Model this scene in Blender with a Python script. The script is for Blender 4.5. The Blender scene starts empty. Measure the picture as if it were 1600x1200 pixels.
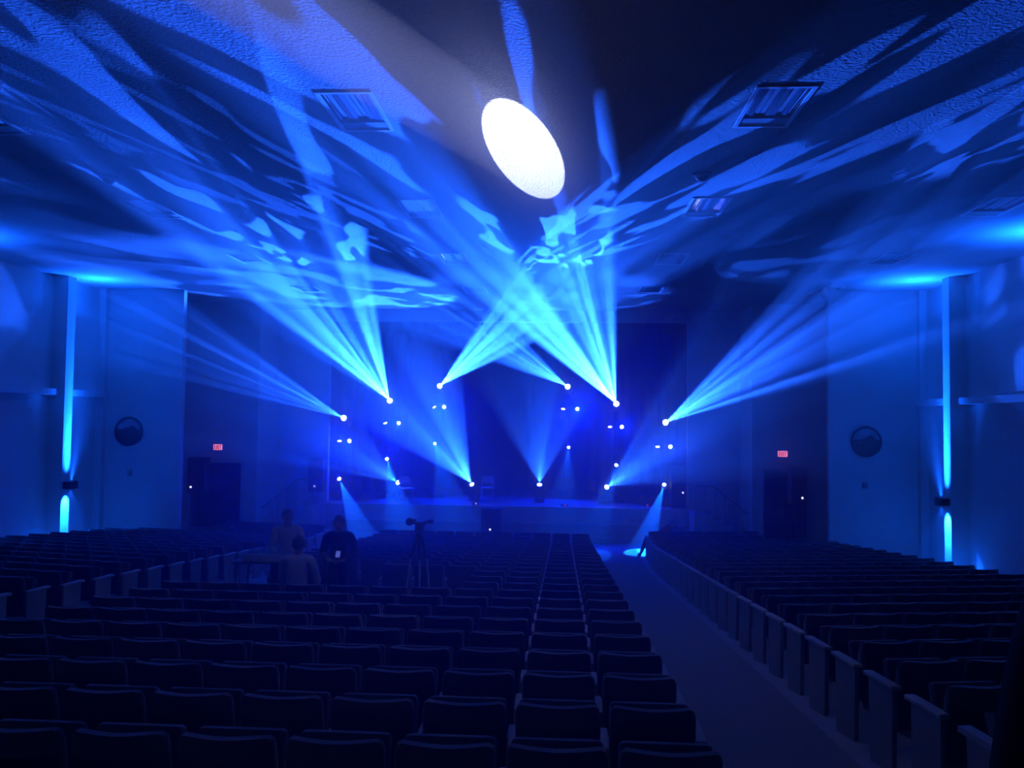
import bpy, bmesh, math, random
from mathutils import Vector, Matrix
random.seed(7)
PI = math.pi
R = math.radians
SC = bpy.context.scene
COL = SC.collection

# ------------------------------------------------------------------ camera
F_PX = 1290.0
EYE = Vector((0.0, 0.0, 4.0))            # eye height over the flat floor before the stage
YAW, PITCH, ROLL = math.atan(80 / 1290), math.atan(55.5 / 1290), 0.012
fwd = Vector((-math.sin(YAW) * math.cos(PITCH), math.cos(YAW) * math.cos(PITCH), math.sin(PITCH)))
rt0 = Vector((math.cos(YAW), math.sin(YAW), 0))
up0 = rt0.cross(fwd)
rt = rt0 * math.cos(ROLL) + up0 * math.sin(ROLL)
up = up0 * math.cos(ROLL) - rt0 * math.sin(ROLL)
camd = bpy.data.cameras.new('camera')
camd.sensor_fit = 'HORIZONTAL'; camd.sensor_width = 36.0
camd.lens = 36.0 * F_PX / 1600.0
camd.clip_start = 0.05; camd.clip_end = 200
cam = bpy.data.objects.new('camera', camd); COL.objects.link(cam)
m = Matrix.Identity(4)
for i in range(3):
    m[i][0], m[i][1], m[i][2], m[i][3] = rt[i], up[i], -fwd[i], EYE[i]
cam.matrix_world = m
SC.camera = cam

def ray(px, py):
    return fwd + rt * ((px - 800) / F_PX) + up * ((600 - py) / F_PX)
def at(px, py, y):                        # measured point of the photo at the depth y of the hall
    d = ray(px, py); return EYE + d * (y / d.y)
def atz(px, py, z):                       # measured point on a level plane
    d = ray(px, py); return EYE + d * ((z - EYE.z) / d.z)
def proj(p):
    v = Vector(p) - EYE; d = v.dot(fwd)
    if d < 0.05: return None
    return (800 + F_PX * v.dot(rt) / d, 600 - F_PX * v.dot(up) / d, d)

# ------------------------------------------------------------------ world, exposure
w = bpy.data.worlds.new('dark_hall'); SC.world = w
w.use_nodes = True
w.node_tree.nodes['Background'].inputs[0].default_value = (0, 0, 0, 1)
w.node_tree.nodes['Background'].inputs[1].default_value = 0
SC.view_settings.view_transform = 'Standard'
SC.view_settings.look = 'None'
SC.view_settings.exposure = 0.0
SC.view_settings.gamma = 1.0
SC.view_settings.use_curve_mapping = False
cy = SC.cycles
cy.use_denoising = True
cy.max_bounces = 5; cy.diffuse_bounces = 4; cy.glossy_bounces = 2; cy.volume_bounces = 0
cy.transmission_bounces = 2; cy.transparent_max_bounces = 4
cy.caustics_reflective = False; cy.caustics_refractive = False
cy.sample_clamp_indirect = 4.0

# light levels, all lamps of the place
P_HEAD = 440000.0      # moving heads on the towers
P_FLOOR = 22000.0      # moving heads on the stage floor
P_PAR = 1500.0         # blue wash cans
P_SPOT = 26000.0       # small down spots on the towers
P_SCONCE = 200000.0     # wall sconces
P_FOLLOW = 840000.0   # white follow spot behind the seats
HAZE = 0.030
C_HEAD = (0.012, 0.10, 1.0)
C_CYAN = (0.003, 0.095, 1.0)
C_BLUE = (0.0, 0.012, 1.0)
C_WASH = (0.002, 0.06, 1.0)

# hall dimensions (metres; y runs from the camera to the stage)
CEIL = 7.65
XL, XR = -13.42, 9.86           # side walls
Y_BACK = -6.5
Y_A = 23.2                      # front-facing wall pieces beside the doors
Y_D = 25.8                      # door recess
Y_P = 27.5                      # proscenium wall and stage front
XA_L, XA_R = -11.0, 7.3
XD_L, XD_R = -9.9, 6.0
XB_L, XB_R = -12.1, 8.3           # the recess runs on behind the wall pieces
XP_L, XP_R = -7.9, 4.1          # stage opening
STAGE = 1.13
OPEN_TOP = 7.27
XC = -2.1

# ------------------------------------------------------------------ materials
MATS = {}
def mat(name, col, rough=0.7, metal=0.0, noise=0.0, nscale=8.0, bump=0.0, bscale=60.0, emit=None, estr=0.0, spec=0.5, detail=4.0):
    if name in MATS: return MATS[name]
    mt = bpy.data.materials.new(name); mt.use_nodes = True
    nt = mt.node_tree; b = nt.nodes['Principled BSDF']
    b.inputs['Base Color'].default_value = (*col, 1)
    b.inputs['Roughness'].default_value = rough
    b.inputs['Metallic'].default_value = metal
    b.inputs['Specular IOR Level'].default_value = spec
    if noise or bump:
        tc = nt.nodes.new('ShaderNodeTexCoord')
    if noise:
        n = nt.nodes.new('ShaderNodeTexNoise'); n.inputs['Scale'].default_value = nscale; n.inputs['Detail'].default_value = detail
        nt.links.new(tc.outputs['Object'], n.inputs['Vector'])
        r = nt.nodes.new('ShaderNodeValToRGB')
        r.color_ramp.elements[0].position = 0.3; r.color_ramp.elements[1].position = 0.7
        r.color_ramp.elements[0].color = (*[c * (1 - noise) for c in col], 1)
        r.color_ramp.elements[1].color = (*[min(1, c * (1 + noise)) for c in col], 1)
        nt.links.new(n.outputs['Fac'], r.inputs['Fac']); nt.links.new(r.outputs['Color'], b.inputs['Base Color'])
    if bump:
        n2 = nt.nodes.new('ShaderNodeTexNoise'); n2.inputs['Scale'].default_value = bscale; n2.inputs['Detail'].default_value = 3
        nt.links.new(tc.outputs['Object'], n2.inputs['Vector'])
        bp = nt.nodes.new('ShaderNodeBump'); bp.inputs['Strength'].default_value = bump; bp.inputs['Distance'].default_value = 0.02
        nt.links.new(n2.outputs['Fac'], bp.inputs['Height']); nt.links.new(bp.outputs['Normal'], b.inputs['Normal'])
    if emit:
        b.inputs['Emission Color'].default_value = (*emit, 1); b.inputs['Emission Strength'].default_value = estr
        mt.cycles.emission_sampling = 'NONE'
    MATS[name] = mt
    return mt

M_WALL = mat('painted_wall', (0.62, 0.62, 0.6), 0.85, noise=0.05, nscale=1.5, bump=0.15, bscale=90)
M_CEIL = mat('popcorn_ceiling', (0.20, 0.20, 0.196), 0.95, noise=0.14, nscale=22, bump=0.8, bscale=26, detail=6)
M_TRIM = mat('painted_trim', (0.68, 0.68, 0.66), 0.6, noise=0.04, nscale=3)
M_FLOOR = mat('concrete_floor', (0.30, 0.29, 0.28), 0.8, noise=0.2, nscale=2.5, bump=0.2)
M_CARPET = mat('aisle_carpet', (0.20, 0.20, 0.21), 0.95, noise=0.25, nscale=60, bump=0.4, bscale=200, spec=0.1)
M_FABRIC = mat('seat_fabric', (0.04, 0.039, 0.046), 0.95, noise=0.25, nscale=90, bump=0.3, bscale=250, spec=0.25)
b_ = M_FABRIC.node_tree.nodes['Principled BSDF']; b_.inputs['Sheen Weight'].default_value = 0.5; b_.inputs['Sheen Roughness'].default_value = 0.4
M_SHELL = mat('seat_shell', (0.02, 0.02, 0.022), 0.55, noise=0.2, nscale=20)
M_STAND = mat('pale_seat_standard', (0.24, 0.235, 0.22), 0.5, noise=0.1, nscale=12)
M_ARM = mat('armrest_laminate', (0.40, 0.385, 0.36), 0.65, noise=0.12, nscale=20)
M_BLACK = mat('matt_black_metal', (0.012, 0.012, 0.013), 0.5, noise=0.2, nscale=15)
M_BOX = mat('black_speaker_paint', (0.012, 0.012, 0.013), 0.65, noise=0.2, nscale=30, bump=0.2, bscale=120)
M_GRILLE = mat('speaker_grille', (0.02, 0.02, 0.022), 0.6, metal=0.5, noise=0.4, nscale=150)
M_CURT = mat('black_velvet', (0.014, 0.014, 0.016), 0.95, noise=0.2, nscale=6, spec=0.1)
M_BACK = mat('backdrop_cloth', (0.05, 0.05, 0.055), 0.95, noise=0.15, nscale=4, spec=0.1)
M_STAGE = mat('stage_floor_wood', (0.16, 0.15, 0.14), 0.35, noise=0.25, nscale=3)
M_FASCIA = mat('stage_fascia_paint', (0.45, 0.44, 0.42), 0.7, noise=0.06, nscale=2)
M_DOOR = mat('dark_door_wood', (0.03, 0.022, 0.018), 0.5, noise=0.3, nscale=7)
M_DOORF = mat('dark_door_frame', (0.02, 0.02, 0.022), 0.5, noise=0.2, nscale=7)
M_STEEL = mat('brushed_steel', (0.55, 0.55, 0.56), 0.3, metal=1.0, noise=0.08, nscale=40)
M_SLAT = mat('mirror_louvre', (0.75, 0.75, 0.76), 0.12, metal=1.0, noise=0.05, nscale=30)
M_TROFF = mat('white_enamel', (0.6, 0.6, 0.58), 0.4, noise=0.05, nscale=10)
M_GREY = mat('grey_plate', (0.25, 0.24, 0.22), 0.5, noise=0.1, nscale=14)
M_PLAQ = mat('dark_bronze', (0.03, 0.027, 0.024), 0.5, metal=0.3, noise=0.25, nscale=12)
M_PLAQS = mat('plaque_sky', (0.34, 0.34, 0.34), 0.6, noise=0.2, nscale=14)
M_PLAQL = mat('plaque_pale_relief', (0.42, 0.42, 0.42), 0.6, noise=0.2, nscale=14)
M_LENS = mat('lit_lens', (0.8, 0.9, 1.0), 0.2, emit=(0.62, 0.85, 1.0), estr=14, noise=0.01)
M_LENSP = mat('lit_wash_lens', (0.8, 0.85, 1.0), 0.2, emit=(0.72, 0.80, 1.0), estr=8, noise=0.01)
M_LED = mat('white_indicator', (0.9, 0.9, 1), 0.3, emit=(0.85, 0.8, 1.0), estr=3.0, noise=0.01)
M_RED = mat('red_indicator', (0.9, 0.1, 0.1), 0.3, emit=(1.0, 0.1, 0.12), estr=1.5, noise=0.01)
M_EXIT = mat('exit_sign_face', (0.9, 0.3, 0.3), 0.4, emit=(1.0, 0.24, 0.34), estr=2.0, noise=0.01)
M_EXITL = mat('exit_sign_letters', (0.2, 0.005, 0.01), 0.4, emit=(0.28, 0.002, 0.01), estr=1.0, noise=0.01)
M_SKIN = mat('skin', (0.42, 0.26, 0.19), 0.55, noise=0.08, nscale=20)
M_HAIR = mat('dark_hair', (0.012, 0.01, 0.009), 0.6, noise=0.3, nscale=60)
M_GSHIRT = mat('grey_shirt', (0.42, 0.42, 0.43), 0.9, noise=0.15, nscale=25)
M_DSHIRT = mat('black_clothing', (0.012, 0.012, 0.014), 0.9, noise=0.2, nscale=25)
M_JEANS = mat('dark_trousers', (0.02, 0.022, 0.03), 0.9, noise=0.25, nscale=40)
M_SHOE = mat('dark_shoe', (0.015, 0.014, 0.013), 0.5, noise=0.2, nscale=30)
M_EYE = mat('eye_white', (0.6, 0.6, 0.6), 0.3, noise=0.02)
M_BADGE = mat('white_badge', (0.75, 0.75, 0.78), 0.4, noise=0.05, nscale=60)
M_CHAIR = mat('blue_chair_metal', (0.5, 0.5, 0.52), 0.4, noise=0.1, nscale=20)
M_STRIP = mat('white_tape', (0.7, 0.7, 0.7), 0.5, noise=0.05, nscale=20)

# ------------------------------------------------------------------ mesh helpers
class MB:
    def __init__(s): s.v = []; s.f = []; s.smooth = False
    def add(s, vs, fs, M=None):
        o = len(s.v)
        s.v += [tuple((M @ Vector(p)) if M else p) for p in vs]
        s.f += [tuple(i + o for i in f) for f in fs]
        return s
    def box(s, x0, x1, y0, y1, z0, z1, M=None, bev=0.0):
        if bev <= 0:
            vs = [(x, y, z) for z in (z0, z1) for y in (y0, y1) for x in (x0, x1)]
            fs = [(0, 2, 3, 1), (4, 5, 7, 6), (0, 1, 5, 4), (2, 6, 7, 3), (0, 4, 6, 2), (1, 3, 7, 5)]
            return s.add(vs, fs, M)
        bm = bmesh.new(); bmesh.ops.create_cube(bm, size=1)
        for q in bm.verts:
            q.co = Vector(((x0 + x1) / 2 + q.co.x * (x1 - x0), (y0 + y1) / 2 + q.co.y * (y1 - y0), (z0 + z1) / 2 + q.co.z * (z1 - z0)))
        bmesh.ops.bevel(bm, geom=bm.edges[:], offset=bev, segments=2, affect='EDGES', profile=0.5)
        bm.verts.index_update()
        s.add([q.co.copy() for q in bm.verts], [[q.index for q in f.verts] for f in bm.faces], M); bm.free()
        return s
    def tube(s, pts, rad, n=10, cap=True):
        pts = [Vector(p) for p in pts]
        rads = rad if isinstance(rad, (list, tuple)) else [rad] * len(pts)
        rings = []; o = len(s.v)
        for i, p in enumerate(pts):
            d = (pts[min(i + 1, len(pts) - 1)] - pts[max(i - 1, 0)]).normalized()
            a = Vector((0, 0, 1)) if abs(d.z) < 0.9 else Vector((1, 0, 0))
            u = d.cross(a).normalized(); v = d.cross(u)
            for k in range(n):
                t = 2 * PI * k / n
                s.v.append(tuple(p + (u * math.cos(t) + v * math.sin(t)) * rads[i]))
        for i in range(len(pts) - 1):
            for k in range(n):
                a, b = o + i * n + k, o + i * n + (k + 1) % n
                s.f.append((a, b, b + n, a + n))
        if cap:
            s.f.append(tuple(o + k for k in range(n))[::-1])
            e = o + (len(pts) - 1) * n
            s.f.append(tuple(e + k for k in range(n)))
        return s
    def lathe(s, prof, n=20, M=None):         # profile of (radius, height) round local z
        vs = []; fs = []
        for r, h in prof:
            for k in range(n):
                t = 2 * PI * k / n; vs.append((r * math.cos(t), r * math.sin(t), h))
        for i in range(len(prof) - 1):
            for k in range(n):
                a, b = i * n + k, i * n + (k + 1) % n
                fs.append((a, b, b + n, a + n))
        fs.append(tuple(range(n))[::-1]); e = (len(prof) - 1) * n
        fs.append(tuple(range(e, e + n)))
        return s.add(vs, fs, M)
    def prism(s, pts, h0, h1, M=None):        # polygon in xy, extruded along z
        n = len(pts)
        vs = [(x, y, h0) for x, y in pts] + [(x, y, h1) for x, y in pts]
        fs = [tuple(range(n))[::-1], tuple(range(n, 2 * n))] + [(i, (i + 1) % n, n + (i + 1) % n, n + i) for i in range(n)]
        return s.add(vs, fs, M)
    def mesh(s, name, mt, smooth=None):
        me = bpy.data.meshes.new(name); me.from_pydata(s.v, [], s.f); me.update()
        bm = bmesh.new(); bm.from_mesh(me); bmesh.ops.recalc_face_normals(bm, faces=bm.faces); bm.to_mesh(me); bm.free()
        me.materials.append(mt)
        if smooth is None: smooth = s.smooth
        if smooth:
            for p in me.polygons: p.use_smooth = True
            me.set_sharp_from_angle(angle=R(40))
        return me
    def build(s, name, mt, parent=None, smooth=None):
        o = bpy.data.objects.new(name, s.mesh(name, mt, smooth)); COL.objects.link(o)
        if parent: o.parent = parent
        return o
def mobj(name, me, parent=None):
    o = bpy.data.objects.new(name, me); COL.objects.link(o)
    if parent: o.parent = parent
    return o
def tag(o, label, cat, group=None, kind=None):
    o['label'] = label; o['category'] = cat
    if group: o['group'] = group
    if kind: o['kind'] = kind
    return o
def thing(name, label, cat, loc=(0, 0, 0), rz=0.0, group=None):
    o = bpy.data.objects.new(name, None); COL.objects.link(o)
    o.location = loc; o.rotation_euler = (0, 0, rz); o.empty_display_size = 0.1
    return tag(o, label, cat, group)
def struct(name, mb, mt, parent=None, smooth=None):
    o = mb.build(name, mt, parent, smooth)
    if not parent: o['kind'] = 'structure'
    return o
def aim(d):                                # matrix whose local z points along d
    return Vector(d).to_track_quat('Z', 'Y').to_matrix().to_4x4()

# ------------------------------------------------------------------ lamps
def spot(name, loc, d, power, col, half, blend=0.3, radius=0.02, parent=None, gobo=None):
    L = bpy.data.lights.new(name, 'SPOT'); L.energy = power; L.color = col
    L.spot_size = 2 * half; L.spot_blend = blend; L.shadow_soft_size = radius
    o = bpy.data.objects.new(name, L); COL.objects.link(o)
    o.location = loc; o.rotation_euler = Vector(d).to_track_quat('-Z', 'Y').to_euler()
    if gobo:
        L.color = (1, 1, 1)
        L.use_nodes = True; nt = L.node_tree
        em = nt.nodes['Emission']
        tc = nt.nodes.new('ShaderNodeTexCoord'); sep = nt.nodes.new('ShaderNodeSeparateXYZ')
        nt.links.new(tc.outputs['Normal'], sep.inputs[0])
        def mth(op, a, b=None):
            n = nt.nodes.new('ShaderNodeMath'); n.operation = op
            for i, q in enumerate((a, b)):
                if q is None: continue
                if isinstance(q, (int, float)): n.inputs[i].default_value = q
                else: nt.links.new(q, n.inputs[i])
            return n.outputs[0]
        T = math.tan(half)
        zz = mth('ABSOLUTE', sep.outputs[2])
        u = mth('DIVIDE', mth('DIVIDE', sep.outputs[0], zz), T)
        v = mth('DIVIDE', mth('DIVIDE', sep.outputs[1], zz), T)
        cmb = nt.nodes.new('ShaderNodeCombineXYZ')
        nt.links.new(u, cmb.inputs[0]); nt.links.new(v, cmb.inputs[1]); cmb.inputs[2].default_value = gobo.get('seed', 0) * 3.7
        if gobo['kind'] == 'breakup':         # glass/steel break-up disc: organic openings in a dark plate
            n = nt.nodes.new('ShaderNodeTexNoise')
            n.inputs['Scale'].default_value = gobo.get('scale', 1.6); n.inputs['Detail'].default_value = 0.6
            n.inputs['Distortion'].default_value = gobo.get('dist', 1.2)
            nt.links.new(cmb.outputs[0], n.inputs['Vector'])
            r = nt.nodes.new('ShaderNodeValToRGB')
            lo, hi = gobo.get('cut', (0.50, 0.58))
            base = gobo.get('base', 0.06)
            r.color_ramp.elements[0].position = lo; r.color_ramp.elements[1].position = hi
            r.color_ramp.elements[0].color = (base, base, base, 1); r.color_ramp.elements[1].color = (1, 1, 1, 1)
            nt.links.new(n.outputs['Fac'], r.inputs['Fac'])
            s = r.outputs['Color']
        else:                                 # plain beam with a hard core and faint spill
            rr = mth('SQRT', mth('ADD', mth('MULTIPLY', u, u), mth('MULTIPLY', v, v)))
            c = gobo['core']
            if gobo.get('soft'):
                core = mth('POWER', mth('MAXIMUM', mth('SUBTRACT', 1.0, rr), 0.0), gobo['soft'])
            else:
                core = mth('LESS_THAN', rr, c)
            sp = mth('MULTIPLY', mth('POWER', mth('MAXIMUM', mth('SUBTRACT', 1.0, rr), 0.0), gobo.get('pow', 3.0)), gobo.get('spill', 0.02))
            s = mth('ADD', core, sp)
        mx = nt.nodes.new('ShaderNodeMix'); mx.data_type = 'RGBA'; mx.blend_type = 'MULTIPLY'
        mx.inputs['Factor'].default_value = 1.0
        nt.links.new(s, mx.inputs[6]); mx.inputs[7].default_value = (*col, 1)
        nt.links.new(mx.outputs[2], em.inputs['Color'])
    if parent:
        o.parent = parent
        bpy.context.view_layer.update()
        o.matrix_parent_inverse = parent.matrix_world.inverted()
    return o

# ------------------------------------------------------------------ setting: floor, walls, ceiling
SLOPE = 0.0876
SKEW = 0.165                     # the side blocks turn towards the stage
def zeff(x, y):
    if x > 2.35: y -= SKEW * (x - 2.35)
    if x < -6.85: y -= SKEW * (-6.85 - x)
    return y
def floor_z(x, y):
    return max(0.0, 1.95 - SLOPE * max(0.4, zeff(x, y))) + (0.42 if y < 0.9 else 0)

def patch(x0, x1, y0, y1, nx, ny, lift=0.0):
    mb = MB(); o = []
    for j in range(ny + 1):
        for i in range(nx + 1):
            x = x0 + (x1 - x0) * i / nx; y = y0 + (y1 - y0) * j / ny
            mb.v.append((x, y, floor_z(x, y) + lift))
    for j in range(ny):
        for i in range(nx):
            a = j * (nx + 1) + i
            mb.f.append((a, a + 1, a + nx + 2, a + nx + 1))
    return mb
struct('floor', patch(XL - 0.3, XR + 0.3, 0.95, Y_P + 0.3, 60, 66), M_FLOOR, smooth=True)
mb = MB(); mb.box(XL - 0.3, XR + 0.3, Y_BACK - 0.2, 0.95, -0.2, floor_z(0, 0))
struct('floor_rear_walkway', mb, M_CARPET)
struct('floor_aisle_carpet', patch(0.87, 2.30, 0.96, 26.4, 3, 90, 0.012), M_CARPET, smooth=True)
struct('floor_aisle_carpet', patch(-6.80, -5.25, 0.96, 26.4, 3, 90, 0.012), M_CARPET, smooth=True)
struct('floor_front_carpet', patch(XA_L, XA_R, 26.42, Y_P - 0.02, 8, 2, 0.012), M_CARPET)

# troffer grid (recessed fittings; the ceiling has a hole for each)
TX = [-7.3, -2.5, 2.4, 7.2]; TY = [5.0, 9.6, 14.1, 18.6, 23.1]
TW, TL = 0.62, 1.22
xs = sorted([XL - 0.3, XR + 0.3] + [x + s * TW / 2 for x in TX for s in (-1, 1)])
ys = sorted([Y_BACK - 0.2, Y_P + 0.3] + [y + s * TL / 2 for y in TY for s in (-1, 1)])
mb = MB()
for i in range(len(xs) - 1):
    for j in range(len(ys) - 1):
        cx, cyy = (xs[i] + xs[i + 1]) / 2, (ys[j] + ys[j + 1]) / 2
        if any(abs(cx - x) < 0.05 for x in TX) and any(abs(cyy - y) < 0.05 for y in TY): continue
        o = len(mb.v)
        mb.v += [(xs[i], ys[j], CEIL), (xs[i + 1], ys[j], CEIL), (xs[i + 1], ys[j + 1], CEIL), (xs[i], ys[j + 1], CEIL)]
        mb.f.append((o, o + 3, o + 2, o + 1))
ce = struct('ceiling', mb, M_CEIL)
# flip to face down
for p in ce.data.polygons:
    if p.normal.z > 0: p.flip()
mb = MB(); mb.box(XL - 0.5, XR + 0.5, Y_BACK - 0.4, Y_P + 9, CEIL + 0.35, CEIL + 0.5); struct('roof_slab', mb, M_TRIM)

T = 0.2
mb = MB(); mb.box(XL - T, XL, Y_BACK, Y_A + T, -0.1, CEIL + 0.3); struct('wall_left', mb, M_WALL)
mb = MB(); mb.box(XR, XR + T, Y_BACK, Y_A + T, -0.1, CEIL + 0.3); struct('wall_right', mb, M_WALL)
mb = MB(); mb.box(XL - T, XR + T, Y_BACK - T, Y_BACK, -0.1, CEIL + 0.3); struct('wall_back', mb, M_WALL)
mb = MB()
mb.box(XL, XA_L, Y_A, Y_A + T, -0.1, CEIL + 0.3); mb.box(XB_L - T, XB_L, Y_A + T, Y_D, -0.1, CEIL + 0.3)
struct('wall_front_left', mb, M_WALL)
mb = MB()
mb.box(XA_R, XR, Y_A, Y_A + T, -0.1, CEIL + 0.3); mb.box(XB_R, XB_R + T, Y_A + T, Y_D, -0.1, CEIL + 0.3)
struct('wall_front_right', mb, M_WALL)
# door recess walls; the leaves sit in openings
DW_L = (at(303, 760, Y_D).x, at(373, 760, Y_D).x); DT_L = at(340, 726, Y_D).z
DW_R = (at(1196, 760, Y_D).x, at(1257, 760, Y_D).x); DT_R = at(1220, 738, Y_D).z
def recess(name, xa, xb, dw, dt):
    mb = MB()
    mb.box(min(xa, xb) - T, dw[0], Y_D, Y_D + T, -0.1, CEIL + 0.3)
    mb.box(dw[1], max(xa, xb) + 0.0, Y_D, Y_D + T, -0.1, CEIL + 0.3)
    mb.box(dw[0], dw[1], Y_D, Y_D + T, dt, CEIL + 0.3)
    struct(name, mb, M_WALL)
recess('wall_door_left', XB_L, XD_L, DW_L, DT_L)
recess('wall_door_right', XD_R + T, XB_R + T, DW_R, DT_R)
mb = MB(); mb.box(XD_L, XD_L + T, Y_D, Y_P, -0.1, CEIL + 0.3); mb.box(XD_L + T, XP_L, Y_P, Y_P + T, -0.1, CEIL + 0.3)
struct('wall_stage_left', mb, M_WALL)
mb = MB(); mb.box(XD_R - T, XD_R, Y_D, Y_P, -0.1, CEIL + 0.3); mb.box(XP_R, XD_R - T, Y_P, Y_P + T, -0.1, CEIL + 0.3)
struct('wall_stage_right', mb, M_WALL)
mb = MB(); mb.box(XP_L, XP_R, Y_P, Y_P + T, OPEN_TOP, CEIL + 0.3); struct('wall_over_stage', mb, M_WALL)
# stage house behind the opening
Y_SB = 35.0
mb = MB(); mb.box(XP_L - 2.2, XP_R + 2.2, Y_SB, Y_SB + T, -0.1, CEIL + 0.3)
mb.box(XP_L - 2.2 - T, XP_L - 2.2, Y_P + T, Y_SB + T, -0.1, CEIL + 0.3); mb.box(XP_R + 2.2, XP_R + 2.2 + T, Y_P + T, Y_SB + T, -0.1, CEIL + 0.3)
struct('wall_stage_house', mb, M_CURT)
mb = MB(); mb.box(XP_L - 2.4, XP_R + 2.4, Y_P + 0.31, Y_SB + T, CEIL, CEIL + 0.1); struct('ceiling_stage', mb, M_CURT)
# ledges, corner strips, baseboards
def trim(name, mb, mt=M_TRIM): return struct(name, mb, mt)
PIL_Y = [21.02, 15.5]
PD, PL = 0.40, 0.36
ZL = 4.50
i = 1
for side, xw, s in (('left', XL, 1), ('right', XR, -1)):
    yy = [Y_BACK] + sorted(PIL_Y) + [Y_A]
    for a, b in zip(yy[:-1], yy[1:]):
        y0 = a + (PL / 2 if a in PIL_Y else 0); y1 = b - (PL / 2 if b in PIL_Y else 0)
        mb = MB(); x0, x1 = sorted((xw, xw + s * 0.26)); mb.box(x0, x1, y0, y1, ZL, ZL + 0.16)
        trim('trim_%d' % i, mb); i += 1
    mb = MB(); x0, x1 = sorted((xw, xw + s * 0.2)); mb.box(x0, x1, Y_A - 0.2, Y_A, 0, CEIL); trim('trim_%d' % i, mb); i += 1
    mb = MB(); x0, x1 = sorted((xw, xw + s * 0.03)); mb.box(x0, x1, 0.95, Y_A - 0.2, -0.05, 2.05)
    mb = MB()
    n = 40
    for k in range(n):                        # baseboard follows the raked floor
        ya, yb = 0.95 + (Y_A - 1.15) * k / n, 0.95 + (Y_A - 1.15) * (k + 1) / n
        za, zb = floor_z(xw, ya), floor_z(xw, yb)
        x0, x1 = sorted((xw, xw + s * 0.03))
        mb.add([(x0, ya, za), (x1, ya, za), (x1, yb, zb), (x0, yb, zb), (x0, ya, za + .15), (x1, ya, za + .15), (x1, yb, zb + .15), (x0, yb, zb + .15)],
               [(0, 3, 2, 1), (4, 5, 6, 7), (0, 1, 5, 4), (2, 3, 7, 6), (1, 2, 6, 5), (3, 0, 4, 7)])
    struct('baseboard_' + side, mb, M_TRIM)
    for y in PIL_Y:
        mb = MB(); x0, x1 = sorted((xw, xw + s * PD)); mb.box(x0, x1, y - PL / 2, y + PL / 2, -0.05, CEIL)
        struct('wall_pilaster_' + side, mb, M_WALL)
# doors
def door(n, dw, dt):
    x0, x1 = dw
    r = thing('door_%d' % n, '', 'door'); del r['label']; del r['category']; r['kind'] = 'structure'
    r.location = ((x0 + x1) / 2, Y_D + 0.08, 0)
    hw = (x1 - x0) / 2
    f = MB(); f.box(-hw - 0.06, -hw + 0.06, -0.12, 0.04, 0, dt + 0.06); f.box(hw - 0.06, hw + 0.06, -0.12, 0.04, 0, dt + 0.06)
    f.box(-hw + 0.06, hw - 0.06, -0.12, 0.04, dt - 0.05, dt + 0.06)
    f.build('door_frame', M_DOORF, r)
    for s in (-1, 1):
        a, b = (-hw + 0.06, -0.006) if s < 0 else (0.006, hw - 0.06)
        d = MB(); d.box(a, b, 0.0, 0.045, 0.02, dt - 0.06, bev=0.008)
        for z0, z1 in ((0.2, 0.9), (1.1, dt - 0.3)):
            d.box(a + 0.12, b - 0.12, -0.012, 0.0, z0, z1)
        leaf = d.build('door_leaf', M_DOOR, r)
        h = MB(); h.tube([(-s * -0.06, 0, 1.0), (s * 0.06, -0.06, 1.0), (s * 0.16, -0.06, 1.0)] if False else [(s * 0.07, 0.0, 1.02), (s * 0.07, -0.06, 1.02), (s * 0.19, -0.06, 1.02)], 0.012, 8)
        h.build('door_handle', M_STEEL, leaf)
door(1, DW_L, DT_L); door(2, DW_R, DT_R)

# ------------------------------------------------------------------ stage
mb = MB(); mb.box(XP_L, XP_R, Y_P, Y_SB, STAGE - 0.06, STAGE)
struct('floor_stage', mb, M_STAGE)
mb = MB(); mb.box(XP_L - 2.2, XP_L, Y_P + T, Y_SB, STAGE - 0.06, STAGE); mb.box(XP_R, XP_R + 2.2, Y_P + T, Y_SB, STAGE - 0.06, STAGE)
struct('floor_stage_wing', mb, M_STAGE)
mb = MB(); mb.box(XP_L, XP_R, Y_P - 0.06, Y_P, STAGE - 0.52, STAGE); struct('wall_stage_fascia', mb, M_FASCIA)
mb = MB(); mb.box(XP_L, XP_R, Y_P, Y_P + 0.1, 0.0, STAGE - 0.52); struct('wall_stage_plinth', mb, M_FASCIA)
mb = MB(); mb.box(XP_L, XP_R, Y_P - 0.10, Y_P + 0.02, STAGE - 0.55, STAGE - 0.50); struct('trim_%d' % i, mb, M_TRIM); i += 1
mb = MB(); mb.box(XP_L, XP_R, Y_P - 0.28, Y_P - 0.0, 0.0, 0.18); struct('trim_%d' % i, mb, M_FASCIA); i += 1

def curtain(name, x0, x1, y, z0, z1, folds, depth, label, mt, along='x', group=None):
    n = folds * 8; mb = MB()
    for k in range(n + 1):
        t = k / n; x = x0 + (x1 - x0) * t
        d = depth * math.sin(2 * PI * folds * t + 0.6 * math.sin(9 * t)) + depth * 0.3 * math.sin(5.3 * folds * t)
        for z, g in ((z0, 1.0), (z0 + (z1 - z0) * 0.6, 0.8), (z1, 0.55)):
            p = (x, y + d * g, z) if along == 'x' else (y + d * g, x, z)
            q = (x, y + d * g + 0.012, z) if along == 'x' else (y + d * g + 0.012, x, z)
            mb.v += [p, q]
    for k in range(n):
        a = k * 6; b = a + 6
        for j in (0, 2):
            mb.f.append((a + j, b + j, b + j + 2, a + j + 2)); mb.f.append((a + j + 1, a + j + 3, b + j + 3, b + j + 1))
    for j in (0, 2):
        mb.f.append((j, j + 2, j + 3, j + 1)); e = n * 6
        mb.f.append((e + j, e + j + 1, e + j + 3, e + j + 2))
    o = mb.build(name, mt, smooth=True)
    return tag(o, label, 'curtain', group)
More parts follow.
